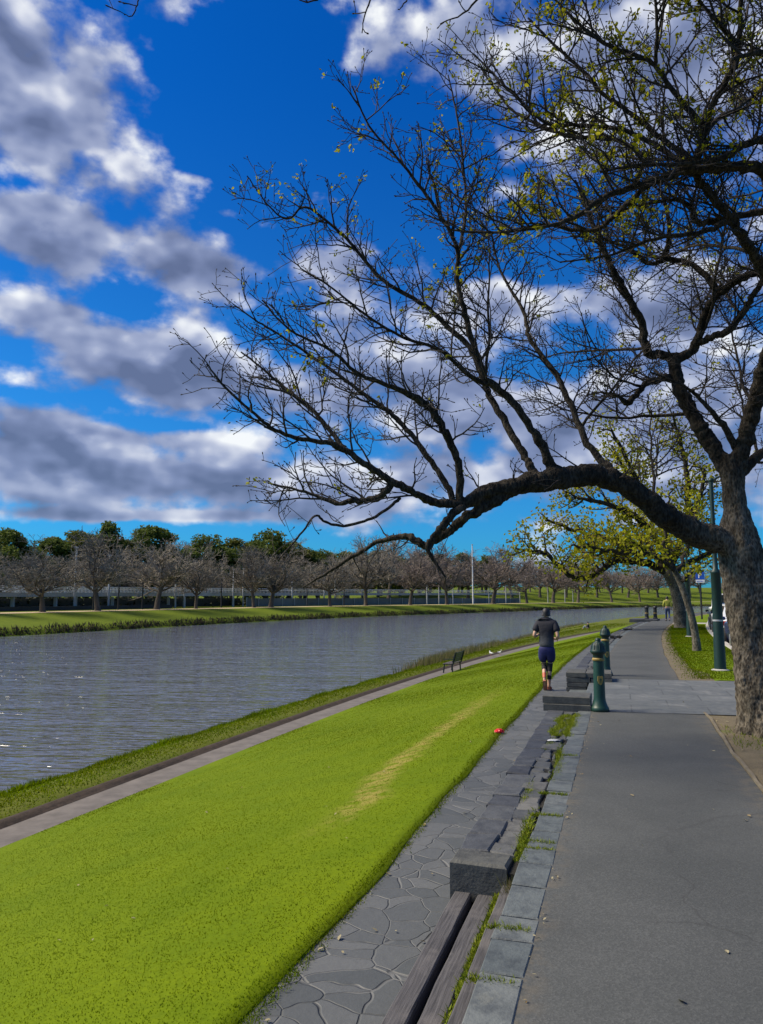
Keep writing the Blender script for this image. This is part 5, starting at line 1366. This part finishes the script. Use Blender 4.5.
# trunk and main boughs grow together into one skin
for (kx, ky, kY, kr) in ((522, 482, 8.62, 5), (640, 492, 9.05, 5), (662, 521, 9.16, 6), (752, 575, 9.33, 7), (725, 470, 9.42, 5)):
    c = at(kx, ky, kY); rr_ = kr * kY / FPX; TRUNK.lathe([(0, -rr_)] + [(rr_ * math.cos(a), rr_ * math.sin(a)) for a in np.linspace(-1.3, 1.3, 7)] + [(0, rr_)], 12, c)
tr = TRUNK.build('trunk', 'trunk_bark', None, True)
def mod_bake(o, mods):
    for nm, ty, kw in mods:
        m_ = o.modifiers.new(nm, ty)
        for k_, v_ in kw.items(): setattr(m_, k_, v_)
    dg = bpy.context.evaluated_depsgraph_get(); dg.update()
    me = bpy.data.meshes.new_from_object(o.evaluated_get(dg)); old = o.data
    o.modifiers.clear(); o.data = me; me.name = old.name; bpy.data.meshes.remove(old)
    for p in me.polygons: p.use_smooth = True
tx = bpy.data.textures.new('lumps', 'CLOUDS'); tx.noise_scale = .16; tx.noise_depth = 3
tx2 = bpy.data.textures.new('bark', 'CLOUDS'); tx2.noise_scale = .035; tx2.noise_depth = 2
mod_bake(tr, [('r', 'REMESH', dict(mode='VOXEL', voxel_size=.016, use_smooth_shade=True)), ('s', 'SMOOTH', dict(factor=.5, iterations=7)), ('d', 'DISPLACE', dict(texture=tx, strength=.05, mid_level=.5, texture_coords='GLOBAL')), ('e', 'DISPLACE', dict(texture=tx2, strength=.020, mid_level=.5, texture_coords='GLOBAL'))])
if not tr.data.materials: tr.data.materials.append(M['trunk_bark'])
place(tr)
CFG = [dict(sp=.115, len=(.35, 1.15), ang=(28, 72), up=.045, wig=.16, k=6, rad=.013, tip=.0042, n=5),
       dict(sp=.105, len=(.16, .55), ang=(30, 75), up=.05, wig=.17, k=4, rad=.0068, tip=.0034, n=4),
       dict(sp=.10, len=(.05, .17), ang=(30, 75), up=.06, wig=.16, k=2, rad=.0045, tip=.0030, n=3)]
CFG_D = [dict(CFG[0], sp=.105, len=(.4, 1.3)), dict(CFG[1], sp=.095), CFG[2]]
CFG_S = [dict(CFG[0], sp=.13, len=(.10, .32), k=3, rad=.007), dict(CFG[2])]
# further boughs that fill the crown in depth
r2 = np.random.default_rng(909)
for key, fr, (dx, dy, dz), L, rr_ in (('mid', .55, (-.9, .6, .15), 2.2, .026), ('mid_l', .25, (-.9, .6, .1), 2.0, .022), ('mid_r', .35, (.2, -.7, .75), 2.2, .024), ('mid_r', .6, (.3, .7, .5), 2.2, .024),
        ('mid_r2', .5, (.1, .8, .4), 2.0, .02), ('mid_u', .5, (-.3, .6, .6), 1.8, .018), ('mid_s', .4, (-.6, -.4, -.1), 1.3, .016), ('v3', .3, (.6, .3, .7), 2.2, .02), ('v2', .3, (.2, -.5, .85), 2.0, .02),
        ('long', .36, (.3, .6, .8), 2.2, .022), ('right', .5, (.2, .7, .5), 2.4, .026), ('high', .35, (-.5, .7, .3), 2.2, .022), ('high_a', .4, (-.3, .7, .6), 2.2, .022), ('high_b', .2, (.3, .7, .5), 2.2, .02), ('right2', .4, (.2, .5, .7), 2.2, .022), ('right2', .3, (.5, .4, -.1), 1.8, .02)):
    P, R = LIMBS[key]; i = int(fr * (len(P) - 1))
    Q = walk(r2, P[i], unit(np.array([dx, dy, dz])), L, 14, .13, .03); RQ = np.linspace(min(rr_, R[i] * .8), .006, len(Q))
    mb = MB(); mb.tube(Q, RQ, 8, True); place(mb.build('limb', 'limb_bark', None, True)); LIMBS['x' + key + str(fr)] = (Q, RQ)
mbt = MB(); tips = []
for key, (P, R) in LIMBS.items():
    if key in ('long', 'right', 'right2'):
        if key == 'long': 
            k = int(len(P) * .42); grow(r1, P[k:], R[k:] * .35, 0, [dict(CFG[0], sp=.34, len=(.3, .8))] + CFG[1:], mbt, tips)
            grow(r1, P[:k], R[:k] * .2, 1, CFG[:1] + [dict(CFG[1], sp=.4)] + CFG[2:], mbt, tips)
        else: grow(r1, P, R * .4, 0, [dict(CFG[0], sp=.35)] + CFG[1:], mbt, tips, .3)
    elif key[0] == 't': grow(r1, P, R, 0, CFG_S, mbt, tips, .45)
    elif key in ('b', 'b2', 'drop'): grow(r1, P, R * .6, 0, [dict(CFG[0], sp=.42, len=(.2, .6), up=.0), dict(CFG[1], sp=.2), dict(CFG[2], sp=.2)], mbt, tips, .2)
    elif key == 'mid': grow(r1, P, R * .4, 0, [dict(CFG[0], sp=.3)] + CFG[1:], mbt, tips, .2)
    elif key.startswith('high'): grow(r1, P, R, 0, CFG_D, mbt, tips, .18)
    elif key == 'over': pass
    else: grow(r1, P, R, 0, CFG, mbt, tips, .2)
# swollen buds
TP = np.array([t_[0] for t_ in tips]); TD = np.array([t_[1] for t_ in tips])
for i in range(0, len(TP)):
    mbt.tube([TP[i] - TD[i] * .004, TP[i] + TD[i] * .010, TP[i] + TD[i] * .024], [.0035, .0072, .002], 4)
tw = place(mbt.build('twigs', 'twig_bark')); tag(tw, kind='stuff')
print('twig tips', len(tips))
# opening leaves in tufts
TUFT = [(512, 245, 7.6, .35), (497, 195, 8.3, .3), (435, 195, 8.3, .25), (478, 262, 8.3, .3), (562, 78, 7.5, .35), (600, 165, 7.0, .5), (575, 105, 7.5, .4), (520, 90, 7.6, .35), (590, 140, 7.3, .45), (640, 110, 7.3, .35), (735, 140, 7.0, .3), (760, 30, 6.5, .4), (515, 210, 6.9, .45), (545, 185, 7.0, .45), (560, 240, 7.5, .4), (690, 90, 7.0, .4), (620, 60, 7.0, .4), (545, 40, 7.2, .4), (400, 350, 8.6, .3), (305, 385, 8.5, .3), (440, 300, 8.9, .35), (700, 20, 6.7, .5), (480, 205, 8.5, .4), (745, 90, 7.3, .4), (630, 200, 7.3, .4)]
TC = np.array([at(a, b_, Y) for a, b_, Y, w in TUFT]); TS = np.array([w for *_, w in TUFT])
LP = []
for p, d_ in zip(TP, TD):
    g = np.max(np.exp(-(np.linalg.norm(TC - p, axis=1) / TS) ** 2))
    prob = .012 + .30 * g * g + (.08 if p[2] > 6 else 0)
    if r1.uniform() < prob:
        n = r1.integers(3, 8) if g < .25 else r1.integers(7, 18)
        LP.append(p + r1.normal(0, .028, (n, 3)) + d_ * .02)
LP = np.concatenate(LP)
lv = quads('young_leaves', LP, .046, 'spring_leaf', 1, 55); place(lv)

# the leafing tree behind it -----------------------------------------------------------------------
def traced_tree(name, label, base, trunk, limbs, cfg, leaf, group, sides=14, barkm='grey_bark', seed=5, zoff=0.0, leaf_gate=None):
    rr = np.random.default_rng(seed)
    root = empty(name, base); tag(root, label, 'tree', group)
    inv = Matrix.Translation(-root.location)
    def fin(o): o.data.transform(inv); o.parent = root; return o
    P, R = trace(trunk); P, R = smooth_line(P, R, 6); mb = MB(); mb.tube(P, R * (1 + rr.normal(0, .03, len(R))), sides); fin(mb.build('trunk', barkm, None, True))
    mbt = MB(); tips = []
    for pts in limbs:
        P, R = trace(pts); P, R = smooth_line(P, R, 5); P[1:] += rr.normal(0, .035, P[1:].shape)
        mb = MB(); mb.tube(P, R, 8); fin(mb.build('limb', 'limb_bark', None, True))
        grow(rr, P, R, 0, cfg, mbt, tips, .15)
    tw = fin(mbt.build('twigs', 'twig_bark')); tag(tw, kind='stuff')
    Q = np.array([t_[0] for t_ in tips])
    if leaf:
        size, per, mat, spread = leaf
        if leaf_gate is not None: Q = Q[[rr.uniform() < leaf_gate(q) for q in Q]]
        L = np.repeat(Q, per, 0); L = L + rr.normal(0, spread, L.shape)
        fin(quads('foliage', L, size, mat, 1, seed + 1))
    return root
C2 = [dict(sp=.40, len=(1.0, 2.6), ang=(30, 75), up=.04, wig=.2, k=5, rad=.06, tip=.02, n=5), dict(sp=.45, len=(.5, 1.2), ang=(30, 75), up=.04, wig=.2, k=3, rad=.028, tip=.014, n=4), dict(sp=.35, len=(.2, .5), ang=(30, 75), up=.05, wig=.2, k=2, rad=.016, tip=.010, n=3)]
Y2 = 41.2
traced_tree('leafing_tree', 'stout tree in yellow-green young leaf overhanging the path behind the big trunk', un(682, 628, 0),
    [(683, 631, Y2, 10), (681, 618, Y2, 8), (679, 600, Y2, 7), (675, 585, Y2, 7), (670, 574, Y2, 7.5), (668, 566, Y2, 6)],
    [[(671, 575, Y2, 5.5), (655, 566, Y2, 4.6), (640, 562, Y2 - .5, 4), (615, 561, Y2 - 1, 3.2), (600, 571, Y2 - 1.2, 2.8), (583, 578, Y2 - 1.5, 2.6), (566, 573, Y2 - 1.7, 2.3), (553, 560, Y2 - 2, 2), (540, 551, Y2 - 2, 1.5), (515, 549, Y2 - 2.2, .9)],
     [(670, 572, Y2, 5), (652, 552, Y2 + .5, 4), (625, 543, Y2 + 1, 3.2), (598, 538, Y2 + 1.5, 2.6), (570, 528, Y2 + 2, 2), (545, 520, Y2 + 2, 1.2)],
     [(669, 568, Y2, 5), (660, 545, Y2 - 1, 4), (640, 520, Y2 - 2, 3.2), (612, 505, Y2 - 2.5, 2.4), (585, 500, Y2 - 3, 1.6), (565, 492, Y2 - 3, 1)],
     [(669, 568, Y2, 5), (668, 540, Y2 + 1, 4), (655, 510, Y2 + 2, 3.2), (640, 485, Y2 + 2.5, 2.4), (622, 465, Y2 + 3, 1.4), (612, 445, Y2 + 3, .9)],
     [(669, 568, Y2, 4.6), (680, 545, Y2 - 1, 3.8), (690, 520, Y2 - 2, 3), (700, 495, Y2 - 2.5, 2.2), (705, 470, Y2 - 3, 1.2)],
     [(671, 573, Y2, 4), (690, 562, Y2 + 1, 3.2), (712, 552, Y2 + 2, 2.4), (735, 535, Y2 + 3, 1.4)],
     [(669, 566, Y2, 4), (685, 530, Y2 + 1, 3.4), (688, 480, Y2 + 1, 2.6), (680, 440, Y2 + 1, 1.8), (672, 412, Y2, .9)], [(655, 512, Y2 + 2, 3), (632, 470, Y2, 2.2), (612, 430, Y2 - 1, 1.2)],
     [(669, 566, Y2, 4), (655, 556, Y2 - 3, 3.2), (630, 553, Y2 - 5, 2.6), (600, 549, Y2 - 6, 1.8), (570, 545, Y2 - 6.5, 1)]],
    C2, (.19, 9, 'olive_leaf', .26), None, seed=61)
Y3 = 23.3
C3 = [dict(sp=.28, len=(.4, 1.0), ang=(30, 70), up=.05, wig=.18, k=4, rad=.018, tip=.008, n=4), dict(sp=.2, len=(.15, .45), ang=(30, 70), up=.05, wig=.18, k=3, rad=.009, tip=.005, n=3)]
traced_tree('young_tree', 'slender leaning young tree with bright yellow-green leaves on the verge', un(697, 651, 0),
    [(697, 653, Y3, 5), (696, 640, Y3, 3.8), (692, 618, Y3, 3.4), (686, 598, Y3, 3.2), (680, 582, Y3, 3), (674, 570, Y3, 2.7)],
    [[(675, 572, Y3, 2.4), (668, 555, Y3, 2), (664, 535, Y3, 1.6), (668, 510, Y3, 1.2), (672, 488, Y3, .7)], [(676, 574, Y3, 2.2), (686, 552, Y3 + .5, 1.8), (694, 528, Y3 + .8, 1.4), (698, 500, Y3 + 1, .7)],
     [(674, 570, Y3, 2), (660, 560, Y3 - .4, 1.6), (645, 550, Y3 - .6, 1.2), (632, 540, Y3 - .8, .7)], [(680, 584, Y3, 1.8), (692, 572, Y3 - .5, 1.3), (704, 560, Y3 - .7, .7)]],
    C3, (.12, 8, 'spring_leaf', .11), None, 12, seed=71)
print('near trees ok')

# ------------------------------------------------------------------ far bank: trees, viaduct, poles
def bare_proto(seed, twig, h=10.0, spread=1.0):
    r = np.random.default_rng(seed)
    P = walk(r, (0, 0, -.3), (0, 0, 1), h * .29, 5, .07, .1); R = np.linspace(.030 * h, .019 * h, len(P)); R[0] *= 1.35
    mbk = MB(); mbk.tube(P, R, 9)
    mbc = MB(); tips = []
    cfg = [dict(sp=.50, len=(1.3, 3.2), ang=(28, 66), up=.035, wig=.17, k=4, rad=.075, tip=.028, n=4), dict(sp=.34, len=(.7, 1.7), ang=(28, 70), up=.03, wig=.18, k=3, rad=.040, tip=.024, n=3), dict(sp=.20, len=(.4, .95), ang=(28, 70), up=.03, wig=.18, k=2, rad=.026, tip=.020, n=3)]
    nl = 12
    for k in range(nl):
        a = k * 2.4 + r.uniform(-.3, .3); el = (r.uniform(.28, .65) if k % 2 else r.uniform(.45, 1.25)) if k > 1 else 1.4
        i = len(P) - 1 - (k % 3 > 1)
        d_ = np.array([math.cos(a) * math.cos(el) * spread, math.sin(a) * math.cos(el) * spread, math.sin(el)])
        L = h * (.40 + .24 * math.sin(el)) * r.uniform(.8, 1.15)
        Q = walk(r, P[i], d_, L, 7, .13, .035); RQ = np.linspace(.0125 * h, .003 * h, len(Q))
        mbk.tube(Q, RQ, 6)
        grow(r, Q, RQ, 0, cfg, mbc, tips, .16)
    root = empty('bare_tree')
    mbk.build('trunk', 'far_bark', root, True); mbc.build('crown', twig, root)
    zmax = max(float(v.max(0)[2]) for v in mbc.V)
    return root, zmax
def leafy_proto(seed, leaf, h=10.0, w=3.6, n=80, per=140, size=.32, slim=1.0, base=.16):
    r = np.random.default_rng(seed)
    mbk = MB(); P = walk(r, (0, 0, -.3), (0, 0, 1), h * .75, 6, .05, .1); mbk.tube(P, np.linspace(.030 * h, .008 * h, len(P)), 8)
    C_ = []
    for k in range(n):
        q = r.uniform(0, 1); zz = h * (base + (1 - base) * q)
        rad = w * slim * (math.sin(math.pi * min(1, .12 + q * .86)) ** .7) * (.8 + .35 * math.sin(3 * q * 6 + seed))
        a = r.uniform(0, 6.28); f = math.sqrt(r.uniform(.15, 1.0)); C_.append((math.cos(a) * rad * f, math.sin(a) * rad * f, zz))
        if k % 6 == 0 and k < 60: mbk.tube([P[min(len(P) - 1, int(q * 5))], np.array(C_[-1])], [.012 * h, .004 * h], 5)
    C_ = np.array(C_); L = np.repeat(C_, per, 0)
    off = r.normal(0, 1, L.shape); off /= np.linalg.norm(off, axis=1, keepdims=True); sz = np.repeat(r.uniform(.55, 1.15, n) * w * .27, per)
    L = L + off * (sz * r.uniform(.3, 1, len(L)) ** .5)[:, None] * np.array([1, 1, .8])
    root = empty('evergreen_tree'); mbk.build('trunk', 'far_bark', root, True)
    quads('crown', L, size, leaf, 1, seed + 3, parent=root)
    return root, float(np.percentile(L[:, 2], 99.5))
ORD = ['first', 'second', 'third', 'fourth', 'fifth', 'sixth', 'seventh', 'eighth', 'ninth', 'tenth', 'eleventh', 'twelfth', 'thirteenth', 'fourteenth', 'fifteenth', 'sixteenth', 'seventeenth', 'eighteenth', 'nineteenth', 'twentieth', 'twenty-first', 'twenty-second', 'twenty-third', 'twenty-fourth', 'twenty-fifth', 'twenty-sixth', 'twenty-seventh', 'twenty-eighth', 'twenty-ninth', 'thirtieth', 'thirty-first', 'thirty-second', 'thirty-third', 'thirty-fourth', 'thirty-fifth', 'thirty-sixth', 'thirty-seventh', 'thirty-eighth', 'thirty-ninth', 'fortieth']
def plant(protos, rows, w, labelf, cat, group, seed, used):
    r = np.random.default_rng(seed)
    for k, it in enumerate(rows):
        px, topy, pi = it[:3]; ww = it[3] if len(it) > 3 else w
        pr, z = protos[pi]
        o = pr if pi not in used else copy_tree(pr)
        used.add(pi)
        p = far(px, ww) if not callable(ww) else ww(px)
        H_ = CAM_H + (HOR - topy) / FPX * p[1] - p[2]
        s = H_ / z
        o.location = Vector([float(x) for x in p]); wd_ = 1.3 if 'evergreen' in group else 1.12
        o.scale = (s * wd_ * r.uniform(.78, 1.22), s * wd_ * r.uniform(.78, 1.22), s * r.uniform(.93, 1.06)); o.rotation_euler.x = r.uniform(-.06, .06); o.rotation_euler.z = r.uniform(0, 6.28)
        tag(o, labelf(k), cat, group)
BP = {0: bare_proto(201, 'far_twig', 10, 1.15), 1: bare_proto(202, 'far_twig', 10, 1.0), 2: bare_proto(203, 'far_twig', 10, 1.3), 3: bare_proto(204, 'far_twig_rosy', 10, 1.2), 4: bare_proto(205, 'far_twig_rosy', 10, 1.0)}
used = set()
front = [(-22, 548, 1), (43, 529, 0), (98, 531, 1), (157, 526, 2), (196, 540, 0), (254, 543, 1), (271, 533, 0), (330, 548, 2), (366, 531, 1), (410, 538, 4), (447, 540, 3), (493, 541, 4), (527, 552, 3), (553, 549, 4), (578, 553, 3), (612, 556, 4), (640, 560, 3)]
plant(BP, front, 15.5, lambda k: f'bare grey-brown tree in the front row of the far bank, {ORD[k]} from the left' if k < 9 else f'rosy bare tree in the front row of the far bank, {ORD[k]} from the left', 'tree', 'bare trees along the far bank', 301, used)
second = [(12, 552, 2), (72, 545, 0), (125, 545, 1), (182, 543, 0), (218, 556, 2), (300, 556, 1), (318, 561, 0), (348, 545, 2), (388, 534, 1), (428, 540, 4), (468, 546, 3), (512, 545, 4), (540, 555, 3), (566, 552, 4), (597, 556, 3), (628, 560, 4), (658, 562, 3), (690, 556, 4)]
third = [(380, 546, 1), (402, 550, 4), (430, 548, 3), (458, 552, 4), (482, 550, 3), (505, 556, 4), (530, 560, 3), (548, 562, 4), (575, 560, 3), (600, 563, 4), (622, 566, 3), (648, 566, 4), (675, 566, 3), (700, 566, 4)]
plant(BP, third, 62, lambda k: f'bare tree high on the grassy rise behind both rows, {ORD[k]} from the left', 'tree', 'bare trees on the grassy rise', 305, used)
plant(BP, second, 40, lambda k: f'bare tree in the row behind the far-bank front row, {ORD[k]} from the left', 'tree', 'bare trees behind the front row', 302, used)
EP = {0: leafy_proto(401, 'evergreen_leaf'), 1: leafy_proto(402, 'olive_evergreen_leaf'), 2: leafy_proto(403, 'evergreen_leaf', slim=.55), 3: leafy_proto(404, 'evergreen_leaf', w=4.4)}
usede = set()
ev = [(-30, 535, 3), (-12, 541, 0), (18, 543, 1), (50, 540, 0), (138, 541, 3), (166, 543, 0), (192, 547, 0), (220, 546, 0), (278, 545, 0), (318, 552, 3), (345, 552, 0), (378, 552, 1), (420, 552, 3), (440, 556, 1), (462, 553, 0), (486, 558, 3), (4, 534, 0), (32, 548, 3), (70, 534, 1), (86, 536, 0), (104, 526, 2), (122, 536, 1), (150, 528, 0), (178, 552, 3), (206, 540, 3), (232, 541, 1), (246, 545, 3), (266, 532, 3), (289, 541, 1), (305, 548, 0), (330, 556, 1), (362, 556, 1), (400, 556, 3)]
ev.sort()
plant(EP, ev, 58, lambda k: f'dark evergreen tree behind the viaduct, {ORD[k]} from the left' if ev[k][2] in (0, 3) else (f'narrow cypress-like dark tree above the viaduct, {ORD[k]} evergreen from the left' if ev[k][2] == 2 else f'olive-green leafy tree behind the viaduct, {ORD[k]} evergreen from the left'), 'tree', 'evergreens behind the viaduct', 303, usede)

# undergrowth below and behind the viaduct
ru = np.random.default_rng(77)
PU = []
for px in np.arange(-60, 300, 1.0):
    for w in (28, 33):
        p = far(px, w); n = 16
        PU.append(p + np.stack([ru.normal(0, 1.2, n), ru.normal(0, 1.5, n), ru.uniform(-.2, 1.0, n) ** 1 * (1.7 + .8 * math.sin(px * .21) + .5 * math.sin(px * .7))], -1))
tag(quads('undergrowth', np.concatenate(PU), .55, 'hedge_leaf', 1, 78), kind='stuff')

# elevated walkway
def far_line(px0, px1, w, n): return [far(px, w) for px in np.linspace(px0, px1, n)]
vd = empty('viaduct', far(100, 22)); tag(vd, 'long low grey viaduct with railing running behind the bare trees', 'viaduct')
def sub(o, root): o.data.transform(Matrix.Translation(-root.location)); o.parent = root; return o
L_ = far_line(-60, 520, 22, 60); ZD = 2.4
Lz = [np.array([p[0], p[1], ZD + .006 * max(0, p[1] - 110)]) for p in L_]
mb = MB(); Dn = [np.array([-.9, .42, 0])] * len(Lz)
rows = []
for p in Lz:
    q = p + np.array([-3.2, 1.2, 0]); rows.append([p + [0, 0, -.62], p, q, q + [0, 0, -.62]])
k = 4; V = np.array(rows).reshape(-1, 3); n = len(rows); i = np.arange(n - 1)[:, None] * k; j = np.arange(k)[None]
mb.add(V, np.stack([i + j, i + k + j, i + k + (j + 1) % k, i + (j + 1) % k], -1).reshape(-1, 4)); sub(mb.build('deck', 'viaduct_steel'), vd)
mb = MB(); mb.tube([p + np.array([0, 0, .9]) for p in Lz], .08, 5); mb.tube([p + np.array([0, 0, .55]) for p in Lz], .05, 4)
for a in range(len(Lz) - 1):
    for f in np.linspace(0, 1, 7, endpoint=False):
        p = Lz[a] * (1 - f) + Lz[a + 1] * f; mb.bar(p + [0, 0, 0], p + [0, 0, .9], .10, .10, (1, 0, 0))
sub(mb.build('railing', 'viaduct_rail'), vd)
for px in (-30, 12, 55, 75, 112, 168, 184, 233, 247, 292):
    p = far(px, 22.8); z = ZD - .6; mb = MB(); mb.bar((p[0], p[1], p[2] - .3), (p[0], p[1], z), .42, .42, (0, 1, 0)); sub(mb.build('column', 'pale_pole'), vd)
# dark abutment wall behind the columns
mb = MB(); A = far_line(-60, 240, 26, 30)
for a in range(len(A) - 1): 
    p, q = A[a], A[a + 1]; mb.add([p + [0, 0, -.2], q + [0, 0, -.2], q + [0, 0, ZD - .75], p + [0, 0, ZD - .75], p + [-.3, .1, -.2], q + [-.3, .1, -.2], q + [-.3, .1, ZD - .75], p + [-.3, .1, ZD - .75]], [[0, 1, 2, 3], [5, 4, 7, 6], [3, 2, 6, 7]])
sub(mb.build('back_wall', 'viaduct_dark'), vd)
# low dark wall beside the far path
def strip_wall(name, label, cat, px0, px1, w, h, th, mat, n=40, posts=None):
    root = empty(name, far((px0 + px1) / 2, w)); tag(root, label, cat)
    A = far_line(px0, px1, w, n); rows = []
    for p in A: rows.append([p + [0, 0, -.3], p + [0, 0, h], p + [-th, th * .3, h], p + [-th, th * .3, -.3]])
    mb = MB(); k = 4; V = np.array(rows).reshape(-1, 3); i = np.arange(n - 1)[:, None] * k; j = np.arange(k)[None]
    mb.add(V, np.stack([i + j, i + k + j, i + k + (j + 1) % k, i + (j + 1) % k], -1).reshape(-1, 4)); sub(mb.build('panel', mat), root)
    if posts:
        for px in np.arange(px0, px1, posts):
            p = far(px, w); mb = MB(); q = p + np.array([.12, -.08, 0]); mb.bar(q + [0, 0, -.2], q + [0, 0, h + .15], .14, .14, (0, 1, 0)); sub(mb.build('post', 'pale_pole'), root)
    return root
strip_wall('low_wall', 'long low dark wall behind the pale far path on the left', 'wall', -60, 172, 19.5, .62, .3, 'low_wall')
strip_wall('mesh_fence', 'long grey-green mesh fence below the viaduct railing, right of the columns', 'fence', 246, 520, 20.6, 1.75, .05, 'fence_mesh', 40, 12)
# poles
def pole(label, px, topy, w, r_, mat, group, lampm=None):
    p = far(px, w); H_ = CAM_H + (HOR - topy) / FPX * p[1] - p[2]
    root = empty('light_pole', p); tag(root, label, 'pole', group)
    mb = MB(); mb.tube([(0, 0, -.2), (0, 0, H_ * .5), (0, 0, H_)], [r_ * 1.25, r_, r_ * .8], 7, True); mb.build('shaft', mat, root)
    mb = MB(); mb.box((-r_ * 1.4, -.65 if lampm else -.2, H_ - .02), (r_ * 1.4, .12, H_ + .13), .02); mb.build('lamp_head', mat, root)
for k, (px, ty) in enumerate([(74, 548), (108, 556), (175, 569), (184, 567), (233, 570), (243, 569), (292, 572), (324, 574), (335, 569)]):
    pole(f'pale light pole rising beside the viaduct, {ORD[k]} from the left', px, ty, 21.4, .16, 'pale_pole', 'pale poles by the viaduct', True)
pole('tallest white pole standing alone on the far path', 473, 545, 17.5, .2, 'white_paint', None, True)
for k, (px, ty) in enumerate([(427, 585), (439, 584), (453, 588), (489, 588), (506, 583), (520, 587), (548, 582), (565, 578), (573, 574)]):
    pole(f'thin pale post in the right half of the far bank, {ORD[k]} from the left', px, ty, 19, .17, 'pale_pole', 'thin pale posts by the far path')
for k, (px, ty) in enumerate([(93, 572), (118, 574), (142, 584), (221, 580), (307, 590), (344, 573)]):
    pole(f'black lamp standard beside the far path, {ORD[k]} from the left', px, ty, 17.4, .11, 'dark_pole', 'black lamp standards on the far bank')

# trees across the road on the right
def pt(u, v): return lambda px: W(u, v, .02)
used2 = set([0, 1, 2, 3, 4]); 
OT = {0: leafy_proto(501, 'olive_leaf', w=3.8, n=60, per=60, size=.36), 1: leafy_proto(502, 'olive_evergreen_leaf', w=3.8)}
usedo = set()
for k, (u, v, h, lab) in enumerate([(52, 18, 9, 'olive spring tree across the road, nearest beside the trunk'), (70, 19, 10, 'olive spring tree across the road, second from the nearest'), (92, 17, 10, 'olive spring tree across the road, third from the nearest'), (120, 18, 11, 'olive spring tree across the road, fourth from the nearest'), (150, 14.9, 10, 'olive spring tree across the road, farthest at the bend'), (60, 30, 13, 'dark green tree behind the olive trees across the road, nearer'), (95, 32, 14, 'dark green tree behind the olive trees across the road, farther')]):
    pi = 0 if k < 5 else 1
    pr, z = OT[pi]; o = pr if pi not in usedo else copy_tree(pr); usedo.add(pi)
    o.name = 'roadside_tree' if k == 0 else o.name
    o.location = Vector(W(u, v, .0)); s = h / z; o.scale = (s * 1.15, s * 1.15, s); o.rotation_euler.z = k * 1.3; tag(o, lab, 'tree', 'trees across the road')
for k, (u, v, h) in enumerate([(42, 16, 9), (82, 16, 10), (110, 24, 12), (135, 20, 12)]):
    o = copy_tree(BP[(1, 2, 0, 1)[k]][0]); o.location = Vector(W(u, v, 0)); s = h / BP[(1, 2, 0, 1)[k]][1]; o.scale = (s, s, s); o.rotation_euler.z = k * 2.1
    tag(o, f'bare tree across the road, {ORD[k]} from the nearest', 'tree', 'bare trees across the road')
print('done', len(bpy.data.objects))
